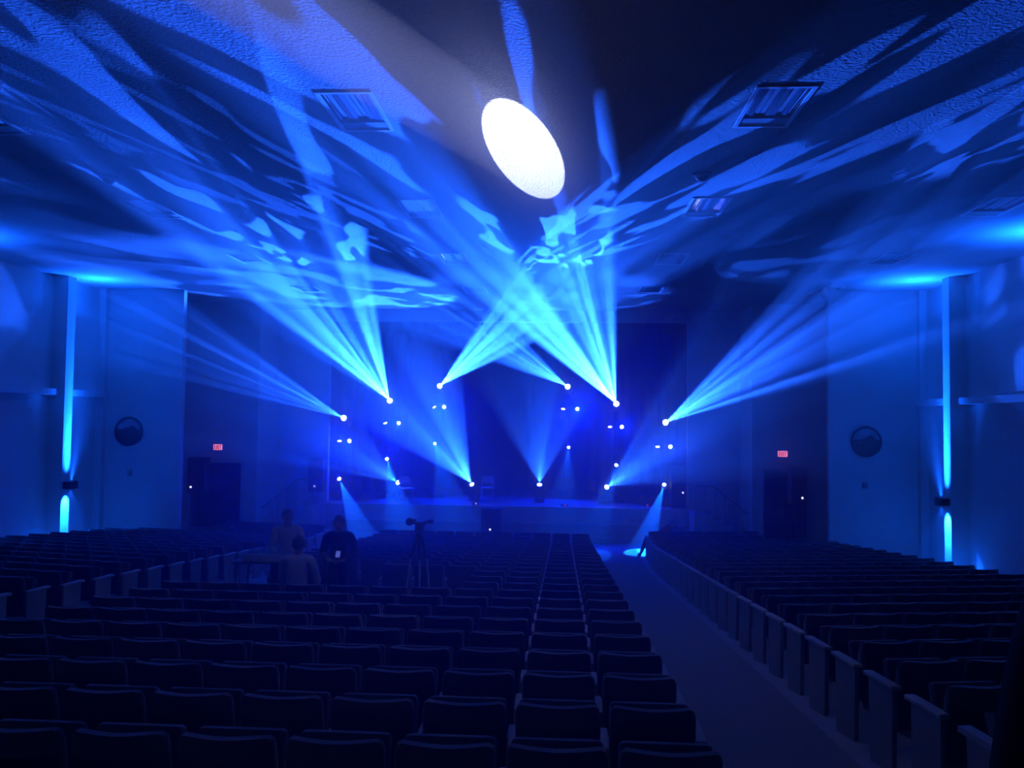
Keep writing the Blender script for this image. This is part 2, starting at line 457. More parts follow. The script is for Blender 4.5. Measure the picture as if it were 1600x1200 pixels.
curtain('backdrop_curtain', XP_L - 1.5, XP_R + 1.5, 33.6, STAGE + 0.03, CEIL - 0.1, 36, 0.035, 'wide dark cloth backdrop across the back of the stage', M_BACK)
curtain('leg_curtain', 1.95, XP_R + 0.3, 31.9, STAGE + 0.03, CEIL - 0.1, 7, 0.08, 'tall black side curtain on the stage with a small pale box before it', M_CURT)
curtain('leg_curtain', XP_L - 0.3, XP_L + 2.0, 31.9, STAGE + 0.03, CEIL - 0.1, 7, 0.08, 'tall black side curtain on the stage behind the plain tower nearest the stairs', M_CURT)
curtain('border_curtain', XP_L - 0.5, XP_R + 0.5, 28.0, OPEN_TOP - 0.35, CEIL - 0.05, 30, 0.05, 'shallow black border curtain hanging behind the top of the stage opening', M_CURT)

# ------------------------------------------------------------------ lighting towers and stage lamps
def tower(px, ytop, depth, zz_list, label):
    b = at(px, ytop, depth); x = b.x
    r = thing('light_tower', label, 'light stand', (x, depth, STAGE), 0, 'light towers on the stage')
    h = b.z - STAGE - 0.28
    mb = MB(); mb.box(-0.3, 0.3, -0.3, 0.3, 0, 0.03, bev=0.008); mb.build('base_plate', M_BLACK, r)
    for sx in (-1, 1):
        for sy in (-1, 1):
            MB().tube([(sx * 0.09, sy * 0.09, 0.03), (sx * 0.09, sy * 0.09, h)], 0.016, 8).build('chord', M_BLACK, r, True)
    mb = MB(); n = max(3, int(h / 0.35))
    for k in range(n):
        z0, z1 = 0.05 + (h - 0.08) * k / n, 0.05 + (h - 0.08) * (k + 1) / n
        s = 1 if k % 2 else -1
        mb.tube([(-0.09 * s, -0.09, z0), (0.09 * s, -0.09, z1)], 0.008, 6); mb.tube([(-0.09 * s, 0.09, z0), (0.09 * s, 0.09, z1)], 0.008, 6)
        mb.tube([(-0.09, 0.09 * s, z0), (-0.09, -0.09 * s, z1)], 0.008, 6); mb.tube([(0.09, 0.09 * s, z0), (0.09, -0.09 * s, z1)], 0.008, 6)
    mb.build('lacing', M_BLACK, r, True)
    mb = MB(); mb.box(-0.2, 0.2, -0.2, 0.2, h, h + 0.02); mb.build('top_plate', M_BLACK, r)
    for z in zz_list:
        MB().tube([(-0.42, -0.14, z - STAGE + 0.17), (0.42, -0.14, z - STAGE + 0.17)], 0.02, 8).build('crossbar', M_BLACK, r, True)
    return r

def moving_head(loc, d, base_z, power, col, half, label, group, gobo, lens_r=0.10, hang=False, vis=1.0):
    """loc: centre of the lit lens; base_z: what it stands on"""
    d = Vector(d).normalized(); loc = Vector(loc)
    hc = loc - d * 0.20                      # tilt axis
    r = thing('moving_head_light', label, 'stage light', (hc.x, hc.y, base_z), 0, group)
    L = lambda p: Vector(p) - Vector((hc.x, hc.y, base_z))
    zc = hc.z - base_z
    yaw = math.atan2(d.y, d.x) - PI / 2
    MZ = Matrix.Rotation(yaw, 4, 'Z')
    mb = MB(); mb.box(-0.16, 0.16, -0.13, 0.13, 0.0, 0.10, MZ, bev=0.02); mb.build('base', M_BLACK, r, True)
    mb = MB(); mb.box(-0.19, 0.19, -0.06, 0.06, 0.10, 0.14, MZ, bev=0.01)
    for s in (-1, 1): mb.box(s * 0.17 - 0.025, s * 0.17 + 0.025, -0.06, 0.06, 0.12, zc + 0.06, MZ, bev=0.01)
    mb.build('yoke', M_BLACK, r, True)
    A = Matrix.Translation((0, 0, zc)) @ aim(d)
    mb = MB(); mb.lathe([(0.06, -0.20), (0.11, -0.17), (0.135, -0.05), (0.135, 0.06), (lens_r + 0.02, 0.17), (lens_r + 0.015, 0.20), (lens_r, 0.20)], 20, A)
    hd = mb.build('head', M_BLACK, r, True)
    mb = MB(); mb.lathe([(lens_r, 0.19)] + [(lens_r * math.cos(t), 0.19 + lens_r * 0.75 * math.sin(t)) for t in (0.3, 0.6, 0.9, 1.2, 1.45)], 20, A)
    mb.build('lens', M_LENS, hd, True)
    spot('moving_head_beam', loc + d * (lens_r * 0.75 + 0.03), d, power, col, half, 0.25, 0.01, None, gobo)
    return r

def par_can(loc, d, power, label, lens_r=0.085):
    d = Vector(d).normalized(); loc = Vector(loc); c = loc - d * 0.12
    r = thing('wash_can', label, 'stage light', c, 0, 'blue wash cans on the towers')
    A = aim(d)
    mb = MB(); mb.lathe([(0.05, -0.16), (0.085, -0.13), (0.095, 0.0), (0.10, 0.12), (0.09, 0.12)], 16, A); mb.build('can', M_BLACK, r, True)
    mb = MB(); mb.lathe([(0.07, 0.115), (0.072, 0.125), (0.04, 0.14)], 14, A); mb.build('lens', M_LENSP, r, True)
    mb = MB(); mb.box(-0.115, -0.10, -0.015, 0.015, -0.02, 0.17); mb.box(0.10, 0.115, -0.015, 0.015, -0.02, 0.17); mb.box(-0.115, 0.115, -0.015, 0.015, 0.155, 0.17)
    mb.build('yoke', M_BLACK, r)
    spot('wash_beam', loc + d * 0.04, d, power, C_BLUE, R(36), 0.8, 0.03)
    return r

def pin_spot(loc, target, power, half, label, lens_r=0.06, col=C_CYAN, spread=0.12):
    loc = Vector(loc); d = (Vector(target) - loc).normalized(); c = loc - d * 0.10
    r = thing('pin_spot', label, 'stage light', c, 0, 'pin spots low on the towers')
    A = aim(d)
    mb = MB(); mb.lathe([(0.04, -0.14), (0.07, -0.11), (0.075, 0.08), (0.065, 0.10)], 14, A); mb.build('can', M_BLACK, r, True)
    mb = MB(); mb.lathe([(lens_r, 0.095)] + [(lens_r * math.cos(t), 0.095 + lens_r * math.sin(t)) for t in (0.3, 0.6, 0.9, 1.2, 1.45)], 14, A); mb.build('lens', M_LENS, r, True)
    mb = MB(); mb.box(-0.02, 0.02, -0.02, 0.14, -0.02, 0.02); mb.build('clamp', M_BLACK, r)
    spot('pin_spot_beam', loc + d * (lens_r + 0.02), d, power, col, half, spread, 0.01)
    return r

TW_ = [  # px, top y, depth, par px a, par px b, par y, low spot px, y
    (537, 653, 28.4, 530.5, 546, 689, 530, 748),
    (609, 626, 29.4, 602, 623, 661, 604.5, 717),
    (687, 603, 30.4, 678.5, 694, 636, 679.5, 693),
    (887, 604, 30.4, 880, 902, 639, 888.5, 699),
    (963, 631, 29.4, 953, 971.5, 667, 963, 726.5),
    (1040, 660, 28.4, 1027.5, 1047.5, 698, 1038, 757),
]
WHERE = ['outer tower nearest the mixing desk side', 'tower behind the tilted chair', 'tall inner tower on the chairs side',
         'tall inner tower on the bare stage side', 'second tower from the black side curtain', 'outer tower beside the black side curtain']
HEAD_D = [(-0.06, -1, 0.15), (0.055, -1, 0.20), (0.37, -1, 0.155), (-0.27, -1, 0.125), (-0.175, -1, 0.20), (0.11, -1, 0.15)]
HEAD_H = [R(4.6), R(7.0), R(4.8), R(4.5), R(6.5), R(4.8)]
HEAD_P = [0.5, 0.95, 1.1, 0.6, 1.4, 0.48]
SEEDS = [41, 32, 43, 44, 35, 46]
for k, (px, ty, dep, pa, pb, py, sx, sy) in enumerate(TW_):
    pz = at(px, py, dep).z; lz = at(sx, sy, dep).z
    tower(px, ty, dep, [pz], 'black truss light tower, ' + WHERE[k].replace(' tower', ' position', 1) if False else 'black truss stand: ' + WHERE[k])
    top = at(px, ty, dep)
    moving_head(top, HEAD_D[k], top.z - 0.28, P_HEAD * HEAD_P[k], C_HEAD, HEAD_H[k], 'moving head beam light on top of the ' + WHERE[k], 'moving heads on the towers',
                dict(kind='breakup', seed=SEEDS[k], scale=[5.0, 3.4, 3.8, 5.0, 3.2, 4.6][k], cut=(0.585, 0.615) if k < 2 else (0.55, 0.58), base=0.05, dist=0.8))
    s = -1 if k < 3 else 1
    for j, q in enumerate((pa, pb)):
        p = at(q, py, dep - 0.2)
        dv = (Vector(at(636, 762, 28.4)) - p) if k == 1 else (Vector(at(762, 765, 29.2)) - p) if k == 2 else Vector((-s * 0.05, -0.42, -0.85))
        par_can(p, dv if j == 0 else (s * 0.2, -1.0, -0.22), P_PAR * ([0.6, 2.2, 2.2, 2.6, 0.7, 0.45][k] * 1.4 if j == 0 else [0.6, 0.8, 0.9, 0.6, 0.22, 0.12][k] * 1.0), 'blue wash can, %s can of the %s' % ('first' if j == 0 else 'second', WHERE[k]))
TARG = [atz(574, 856, 0.0), atz(622, 792, STAGE), atz(705, 794.5, STAGE), atz(880, 797, STAGE), atz(940, 797, STAGE), atz(1003, 862, 0.0)]
PSW = [0.8, 0.6, 0.25, 0.15, 0.25, 1.4]
for k, (px, ty, dep, pa, pb, py, sx, sy) in enumerate(TW_):
    p = at(sx, sy, dep - 0.25)
    pin_spot(p, TARG[k], P_SPOT * PSW[k], R(8.5), 'small bright pin spot low on the ' + WHERE[k], 0.055 if k in (2, 3) else 0.065)
# moving heads standing on the stage floor
FH = [((622, 754), 28.6, (-0.45, -1, 0.5), R(17), 1.4, 'beside the tilted chair'), ((737.5, 757), 28.8, (-0.55, -0.85, 1.0), R(24), 8.0, 'between the two chairs'),
      ((843, 757.5), 28.8, (0.0, -0.6, 1.0), R(29), 1.5, 'in the middle of the bare stage half'), ((948, 761), 28.6, (0.5, -1, 0.45), R(17), 1.4, 'before the second tower from the curtain')]
for k, ((px, py), dep, d, hf, pw, wh) in enumerate(FH):
    p = at(px, py, dep)
    moving_head(p, d, STAGE, P_FLOOR * pw, C_HEAD, hf, 'moving head light on the stage floor ' + wh, 'moving heads on the stage floor',
                dict(kind='breakup', seed=k + 21, scale=3.0, cut=(0.49, 0.60), base=0.15, dist=0.8), 0.085)

# ------------------------------------------------------------------ wall sconces (up and down)
def sconce(xw, s, y, z, label):
    x = xw + s * PD
    r = thing('wall_sconce', label, 'wall lamp', (x, y, z), 0, 'up-and-down wall sconces')
    mb = MB(); x0, x1 = sorted((0, s * 0.03)); mb.box(x0, x1, -0.10, 0.10, -0.10, 0.10); mb.build('back_plate', M_BLACK, r)
    mb = MB(); x0, x1 = sorted((s * 0.03, s * 0.24)); mb.box(x0, x1, -PL / 2, PL / 2, -0.10, 0.10, bev=0.015); mb.build('housing', M_BLACK, r)
    mb = MB(); x0, x1 = sorted((s * 0.06, s * 0.20))
    mb.box(x0, x1, -0.10, 0.10, 0.10, 0.108); mb.build('upper_lens', M_TROFF, r)
    mb = MB(); mb.box(x0, x1, -0.10, 0.10, -0.108, -0.10); mb.build('lower_lens', M_TROFF, r)
    spot('sconce_up_beam', (x + s * 0.15, y, z + 0.13), (s * 0.07, 0.06, 1), P_SCONCE, C_CYAN, R(44), 1.0, 0.03, None, dict(kind='plain', core=0, soft=10.0, spill=0.012, pow=1.5))
    spot('sconce_down_beam', (x + s * 0.15, y, z - 0.13), (-s * 0.05, 0, -1), P_SCONCE * 0.03, C_CYAN, R(40), 0.9, 0.04)
zl = at(66, 757, PIL_Y[0]).z; zr = at(1467, 784, PIL_Y[0]).z
sconce(XL, 1, PIL_Y[0], zl, 'box wall sconce on the lit pilaster left of the round plaque')
sconce(XR, -1, PIL_Y[0], zr, 'box wall sconce on the lit pilaster right of the round plaque')
sconce(XL, 1, PIL_Y[1], zl + 0.4, 'box wall sconce on the nearer pilaster of the left wall')
sconce(XR, -1, PIL_Y[1], zr + 0.4, 'box wall sconce on the nearer pilaster of the right wall')

# ------------------------------------------------------------------ white follow spot at the back of the hall
P0 = Vector((-2.1, -4.0, 4.15)); P1 = atz(819, 236, CEIL)
fd = (P1 - P0).normalized()
fz = floor_z(0, 0)
r = thing('follow_spot', 'white follow spot on a tripod behind the last row', 'stage light', (P0.x, P0.y, fz))
mb = MB()
zt = P0.z - fz - 0.22
MB().tube([(0, 0, 0.5), (0, 0, zt)], 0.03, 10).build('pole', M_BLACK, r, True)
for k in range(3):
    a = k * 2.094 + 0.4
    MB().tube([(0, 0, 0.85), (0.55 * math.cos(a), 0.55 * math.sin(a), 0.02)], 0.02, 8).build('leg', M_BLACK, r, True)
A = Matrix.Translation((0, 0, P0.z - fz)) @ aim(fd)
mb = MB(); mb.lathe([(0.08, -0.5), (0.16, -0.45), (0.17, -0.1), (0.13, 0.0), (0.13, 0.42), (0.12, 0.42)], 20, A); hd = mb.build('barrel', M_BLACK, r, True)
mb = MB(); mb.lathe([(0.115, 0.40), (0.11, 0.42), (0.06, 0.44)], 20, A); mb.build('lens', M_LENS, hd, True)
mb = MB(); mb.box(-0.2, -0.18, -0.03, 0.03, zt, zt + 0.24); mb.box(0.18, 0.2, -0.03, 0.03, zt, zt + 0.24); mb.box(-0.2, 0.2, -0.03, 0.03, zt - 0.02, zt); mb.build('yoke', M_BLACK, r)
spot('follow_spot_beam', P0 + fd * 0.5, fd, P_FOLLOW, (0.48, 0.54, 1.0), R(7.0), 0.6, 0.01, None, dict(kind='plain', core=math.tan(R(1.8)) / math.tan(R(7.0)), spill=0.25, pow=5.0))

# ------------------------------------------------------------------ ceiling fittings
slat_mb = MB(); slat_mb.box(-0.029, 0.029, -0.44, 0.44, -0.004, 0.0); SLAT = slat_mb.mesh('slat', M_SLAT)
fr = MB(); fr.box(-TW / 2 - 0.02, -TW / 2 + 0.025, -TL / 2 - 0.02, TL / 2 + 0.02, -0.012, 0.004); fr.box(TW / 2 - 0.025, TW / 2 + 0.02, -TL / 2 - 0.02, TL / 2 + 0.02, -0.012, 0.004)
fr.box(-TW / 2 + 0.025, TW / 2 - 0.025, -TL / 2 - 0.02, -TL / 2 + 0.025, -0.012, 0.004); fr.box(-TW / 2 + 0.025, TW / 2 - 0.025, TL / 2 - 0.025, TL / 2 + 0.02, -0.012, 0.004)
FR = fr.mesh('frame', M_TROFF)
hs = MB()
hx, hy = TW / 2 + 0.01, TL / 2 + 0.01
hs.box(-hx, hx, -hy, hy, 0.12, 0.13); hs.box(-hx, -hx + 0.012, -hy, hy, 0.004, 0.12); hs.box(hx - 0.012, hx, -hy, hy, 0.004, 0.12)
hs.box(-hx, hx, -hy, -hy + 0.012, 0.004, 0.12); hs.box(-hx, hx, hy - 0.012, hy, 0.004, 0.12)
HS = hs.mesh('housing', M_TROFF)
ep = MB(); ep.box(-TW / 2 + 0.03, TW / 2 - 0.03, TL / 2 - 0.27, TL / 2 - 0.03, 0.0, 0.05); EP = ep.mesh('end_plate', M_GREY)
ORD = ['first', 'second', 'third', 'fourth', 'fifth', 'sixth', 'seventh', 'eighth', 'ninth', 'tenth', 'eleventh', 'twelfth', 'thirteenth', 'fourteenth', 'fifteenth',
       'sixteenth', 'seventeenth', 'eighteenth', 'nineteenth', 'twentieth', 'twenty-first', 'twenty-second', 'twenty-third', 'twenty-fourth', 'twenty-fifth', 'twenty-sixth', 'twenty-seventh', 'twenty-eighth']
LINE = ['line beside the left wall', 'line left of the oval', 'line right of the oval', 'line beside the right wall']
for a, x in enumerate(TX):
    for b, y in enumerate(TY):
        r = thing('ceiling_troffer', 'unlit recessed louvred ceiling light, %s from stage, %s' % (ORD[len(TY) - 1 - b], LINE[a]), 'ceiling light', (x, y, CEIL), 0, 'recessed ceiling lights')
        mobj('housing', HS, r); mobj('frame', FR, r); mobj('end_plate', EP, r)
        for k in range(9):
            o = mobj('slat', SLAT, r); o.location = (-0.26 + 0.065 * k, -0.14, 0.03); o.rotation_euler = (R(-1.5 + 3 * random.random()), R(-14 + 28 * random.random()), 0)
for (px, py, lb) in ((171, 276, 'small dark dome detector on the ceiling above the left wall'), (1097, 271, 'small dark dome detector on the ceiling beside a recessed light')):
    p = atz(px, py, CEIL)
    r = thing('ceiling_detector', lb, 'detector', p)
    mb = MB(); mb.lathe([(0.14, 0.0), (0.14, -0.03), (0.12, -0.04)], 18); mb.build('base', M_BLACK, r, True)
    mb = MB(); mb.lathe([(0.10, -0.04), (0.09, -0.08), (0.05, -0.11), (0.01, -0.12)], 18); mb.build('dome', M_BLACK, r, True)

# ------------------------------------------------------------------ seats
def back_geo(nx=8, simple=False):
    """upholstered back, wrapped round the sitter, leaning to the rear; outline with rounded top corners"""
    mb = MB()
    W = 0.245
    prof = [(0.36, 0.0), (0.55, 0.0), (0.70, 0.0), (0.80, 0.005), (0.845, 0.02), (0.86, 0.05)]
    cols = [-1, -0.96, -0.86, -0.6, -0.3, 0, 0.3, 0.6, 0.86, 0.96, 1] if not simple else [-1, -0.92, -0.5, 0, 0.5, 0.92, 1]
    top = {1.0: 0.80, 0.96: 0.84, 0.92: 0.845, 0.86: 0.86}
    n = len(cols)
    zs = [0.36, 0.60, 0.80, 1.0]
    for side in (0, 1):
        for c in cols:
            zt = top.get(abs(c), 0.862 - 0.006 * (1 - abs(c)))
            for t in (0.0, 0.5, 0.88, 1.0):
                z = 0.36 + (zt - 0.36) * t
                lean = -0.20 - 0.17 * (z - 0.36)
                wrap = 0.055 * c * c
                th = 0.075 if t < 0.9 else 0.05
                if abs(c) > 0.97: th *= 0.6
                y = lean + wrap + (th * 0.5 if side else -th * 0.5)
                mb.v.append((c * W, y, z))
    m = 4
    for side in (0, 1):
        o = side * n * m
        for i in range(n - 1):
            for j in range(m - 1):
                q = (o + i * m + j, o + (i + 1) * m + j, o + (i + 1) * m + j + 1, o + i * m + j + 1)
                mb.f.append(q if side == 0 else q[::-1])
    N = n * m
    for i in range(n - 1):
        mb.f.append((i * m + m - 1, (i + 1) * m + m - 1, N + (i + 1) * m + m - 1, N + i * m + m - 1))
        mb.f.append((i * m, N + i * m, N + (i + 1) * m, (i + 1) * m))
    for j in range(m - 1):
        mb.f.append((j, j + 1, N + j + 1, N + j))
        e = (n - 1) * m
        mb.f.append((e + j, N + e + j, N + e + j + 1, e + j + 1))
    return mb
def shell_geo():
    mb = MB()
    for c in (-1, -0.5, 0, 0.5, 1):
        for z in (0.34, 0.74):
            y = -0.20 - 0.17 * (z - 0.36) + 0.055 * c * c * 0.9 - 0.046
            mb.v += [(c * 0.225, y, z), (c * 0.225, y - 0.012, z)]
    for i in range(4):
        a = i * 4; b = a + 4
        mb.f += [(a, b, b + 2, a + 2), (a + 1, a + 3, b + 3, b + 1), (a + 2, b + 2, b + 3, a + 3), (a, a + 1, b + 1, b)]
    mb.f += [(0, 2, 3, 1), (16, 17, 19, 18)]
    return mb
def cushion_geo(simple=False):
    M = Matrix.Translation((0, -0.13, 0.43)) @ Matrix.Rotation(R(72), 4, 'X')
    mb = MB(); mb.box(-0.235, 0.235, 0.0, 0.40, -0.045, 0.045, M, bev=0.0 if simple else 0.03); return mb
def standard_geo(x):
    mb = MB()
    mb.prism([(-0.20, 0.06), (0.02, 0.06), (0.10, 0.30), (0.12, 0.50), (-0.24, 0.50), (-0.26, 0.36)], -0.014, 0.014, Matrix.Translation((x, 0, 0)) @ Matrix(((0, 0, 1, 0), (1, 0, 0, 0), (0, 1, 0, 0), (0, 0, 0, 1))))
    mb.box(x - 0.04, x + 0.04, -0.24, 0.06, -0.04, 0.065)
    return mb
def end_geo(x):
    mb = MB()
    mb.prism([(-0.20, -0.06), (0.10, -0.06), (0.12, 0.64), (-0.22, 0.64)], -0.02, 0.02, Matrix.Translation((x, 0, 0)) @ Matrix(((0, 0, 1, 0), (1, 0, 0, 0), (0, 1, 0, 0), (0, 0, 0, 1))))
    return mb
def arm_geo(x, simple=False):
    mb = MB(); mb.box(x - 0.034, x + 0.034, -0.21, 0.12, 0.47, 0.61, bev=0 if simple else 0.012); return mb
def cap_geo(x, simple=False):
    mb = MB(); mb.box(x - 0.042, x + 0.042, -0.24, 0.17, 0.64, 0.675, bev=0 if simple else 0.01); return mb
PITCH_X = 0.542
HX = PITCH_X / 2
SB = back_geo().mesh('backrest', M_FABRIC, True); SS = shell_geo().mesh('back_shell', M_SHELL, True); SCU = cushion_geo().mesh('seat_cushion', M_FABRIC, True)
ST_L = standard_geo(-HX).mesh('standard', M_SHELL); ST_R = standard_geo(HX).mesh('standard', M_SHELL)
CP_L = cap_geo(-HX).mesh('armrest', M_ARM); CP_R = cap_geo(HX).mesh('armrest', M_ARM)
EN_L = end_geo(-HX).mesh('end_panel', M_STAND); EN_R = end_geo(HX).mesh('end_panel', M_STAND)
AR_L = arm_geo(-HX).mesh('armrest', M_ARM); AR_R = arm_geo(HX).mesh('armrest', M_ARM)

ROW0, ROWP = 4.02, 0.797
seats = []
# centre block: straight rows, eleven seats; side blocks turned towards the stage
BL = [('centre', 0.80, -1, 11, 0.0, range(-1, 25)), ('right', 2.47, 1, 9, SKEW, range(-1, 26)), ('left', -6.92, -1, 10, -SKEW, range(-1, 26))]
for bname, xe, s, n, sk, rows in BL:
    ang = math.atan(sk); ca = math.cos(ang)
    for k in rows:
        for q in range(n):
            dd = (q + 0.5) * PITCH_X
            x = xe + s * dd * ca; y0 = ROW0 + ROWP * k + 0.26
            y = y0 + abs(sk) * abs(x - xe)
            if bname == 'centre' and 11.3 < y0 < 14.5 and x < -2.95: continue      # mixing position
            if bname == 'centre' and abs(y0 - 12.2) < 0.85 and abs(x + 2.15) < 0.72: continue   # camera tripod
            if y > 22.6 and (x < -10.5 or x > 6.8): continue                                   # wall pieces
            if y > 23.5 and (x < -9.9 or x > 5.9): continue                                    # loudspeaker stands
            seats.append((bname, k, q, n, x, y, ang, s))
BN = {'centre': 'centre block, %s in from the lit aisle', 'right': 'block beyond the lit aisle, %s in from it', 'left': 'far side block, %s in from its own aisle'}
ranked = []; rest = []
for t in seats:
    x, y = t[4], t[5]
    if y < 1.2: continue
    p = proj((x, y - 0.28, floor_z(x, y) + 0.85))
    if p is None: continue
    if -30 < p[0] < 1630 and p[1] < 1215: ranked.append((p[2], t))
    elif -500 < p[0] < 2200: rest.append(t)
ranked.sort(key=lambda a: a[0])
for d_, (bname, k, q, n, x, y, ang, s) in ranked[:298]:
    r = thing('theatre_chair', 'dark folding seat, ' + BN[bname] % ORD[q] + ', %s row' % ORD[k + 1], 'chair', (x, y, floor_z(x, y)), ang, 'theatre seats in rows')
    mobj('backrest', SB, r); mobj('back_shell', SS, r); mobj('seat_cushion', SCU, r)
    inner_l = (s < 0)                # the side away from the aisle carries this seat's shared standard
    if s < 0:
        mobj('standard', ST_L, r); mobj('armrest', AR_L, r)
        if q == 0: mobj('end_panel', EN_R, r); mobj('armrest', CP_R, r)
    else:
        mobj('standard', ST_R, r); mobj('armrest', AR_R, r)
        if q == 0: mobj('end_panel', EN_L, r); mobj('armrest', CP_L, r)
rest += [t for _, t in ranked[298:]]
mb1 = MB(); mb2 = MB(); mb3 = MB()
gb, gc = back_geo(simple=True), cushion_geo(True)
gs = {-1: standard_geo(-HX), 1: standard_geo(HX)}; ga = {-1: arm_geo(-HX, True), 1: arm_geo(HX, True)}; ge = {-1: end_geo(-HX), 1: end_geo(HX)}; gcp = {-1: cap_geo(-HX, True), 1: cap_geo(HX, True)}
for (bname, k, q, n, x, y, ang, s) in rest:
    Mx = Matrix.Translation((x, y, floor_z(x, y))) @ Matrix.Rotation(ang, 4, 'Z')
    for g in (gb, gc): mb1.add(g.v, g.f, Mx)
    a = -1 if s < 0 else 1
    mb1.add(gs[a].v, gs[a].f, Mx); mb2.add(ga[a].v, ga[a].f, Mx)
    if q == 0:
        mb3.add(ge[-a].v, ge[-a].f, Mx); mb2.add(gcp[-a].v, gcp[-a].f, Mx)
o = mb1.build('far_seat_rows', M_FABRIC, smooth=True); tag(o, 'many dark folding seats in the further rows towards the stage', 'seats', kind='stuff')
o2 = mb2.build('armrests', M_ARM, o); o2['kind'] = 'stuff'
o3 = mb3.build('end_panels', M_STAND, o); o3['kind'] = 'stuff'

# ------------------------------------------------------------------ people
def skin_mesh(name, nodes, edges, mt, sub=1):
    """nodes: {key: ((x,y,z), radius or (rx, ry))}"""
    keys = list(nodes); idx = {k: i for i, k in enumerate(keys)}
    me = bpy.data.meshes.new(name); me.from_pydata([nodes[k][0] for k in keys], [(idx[a], idx[b]) for a, b in edges], [])
    o = bpy.data.objects.new(name, me); COL.objects.link(o)
    md = o.modifiers.new('skin', 'SKIN'); md.use_smooth_shade = True
    for i, k in enumerate(keys):
        rr = nodes[k][1]; sv = me.skin_vertices[0].data[i]
        sv.radius = rr if isinstance(rr, tuple) else (rr, rr); sv.use_root = (i == 0)
    sd = o.modifiers.new('sub', 'SUBSURF'); sd.levels = sub; sd.render_levels = sub
    dg = bpy.context.evaluated_depsgraph_get()
    nm = bpy.data.meshes.new_from_object(o.evaluated_get(dg))
    bpy.data.objects.remove(o); nm.name = name
    nm.materials.clear(); nm.materials.append(mt)
    for p in nm.polygons: p.use_smooth = True
    return nm

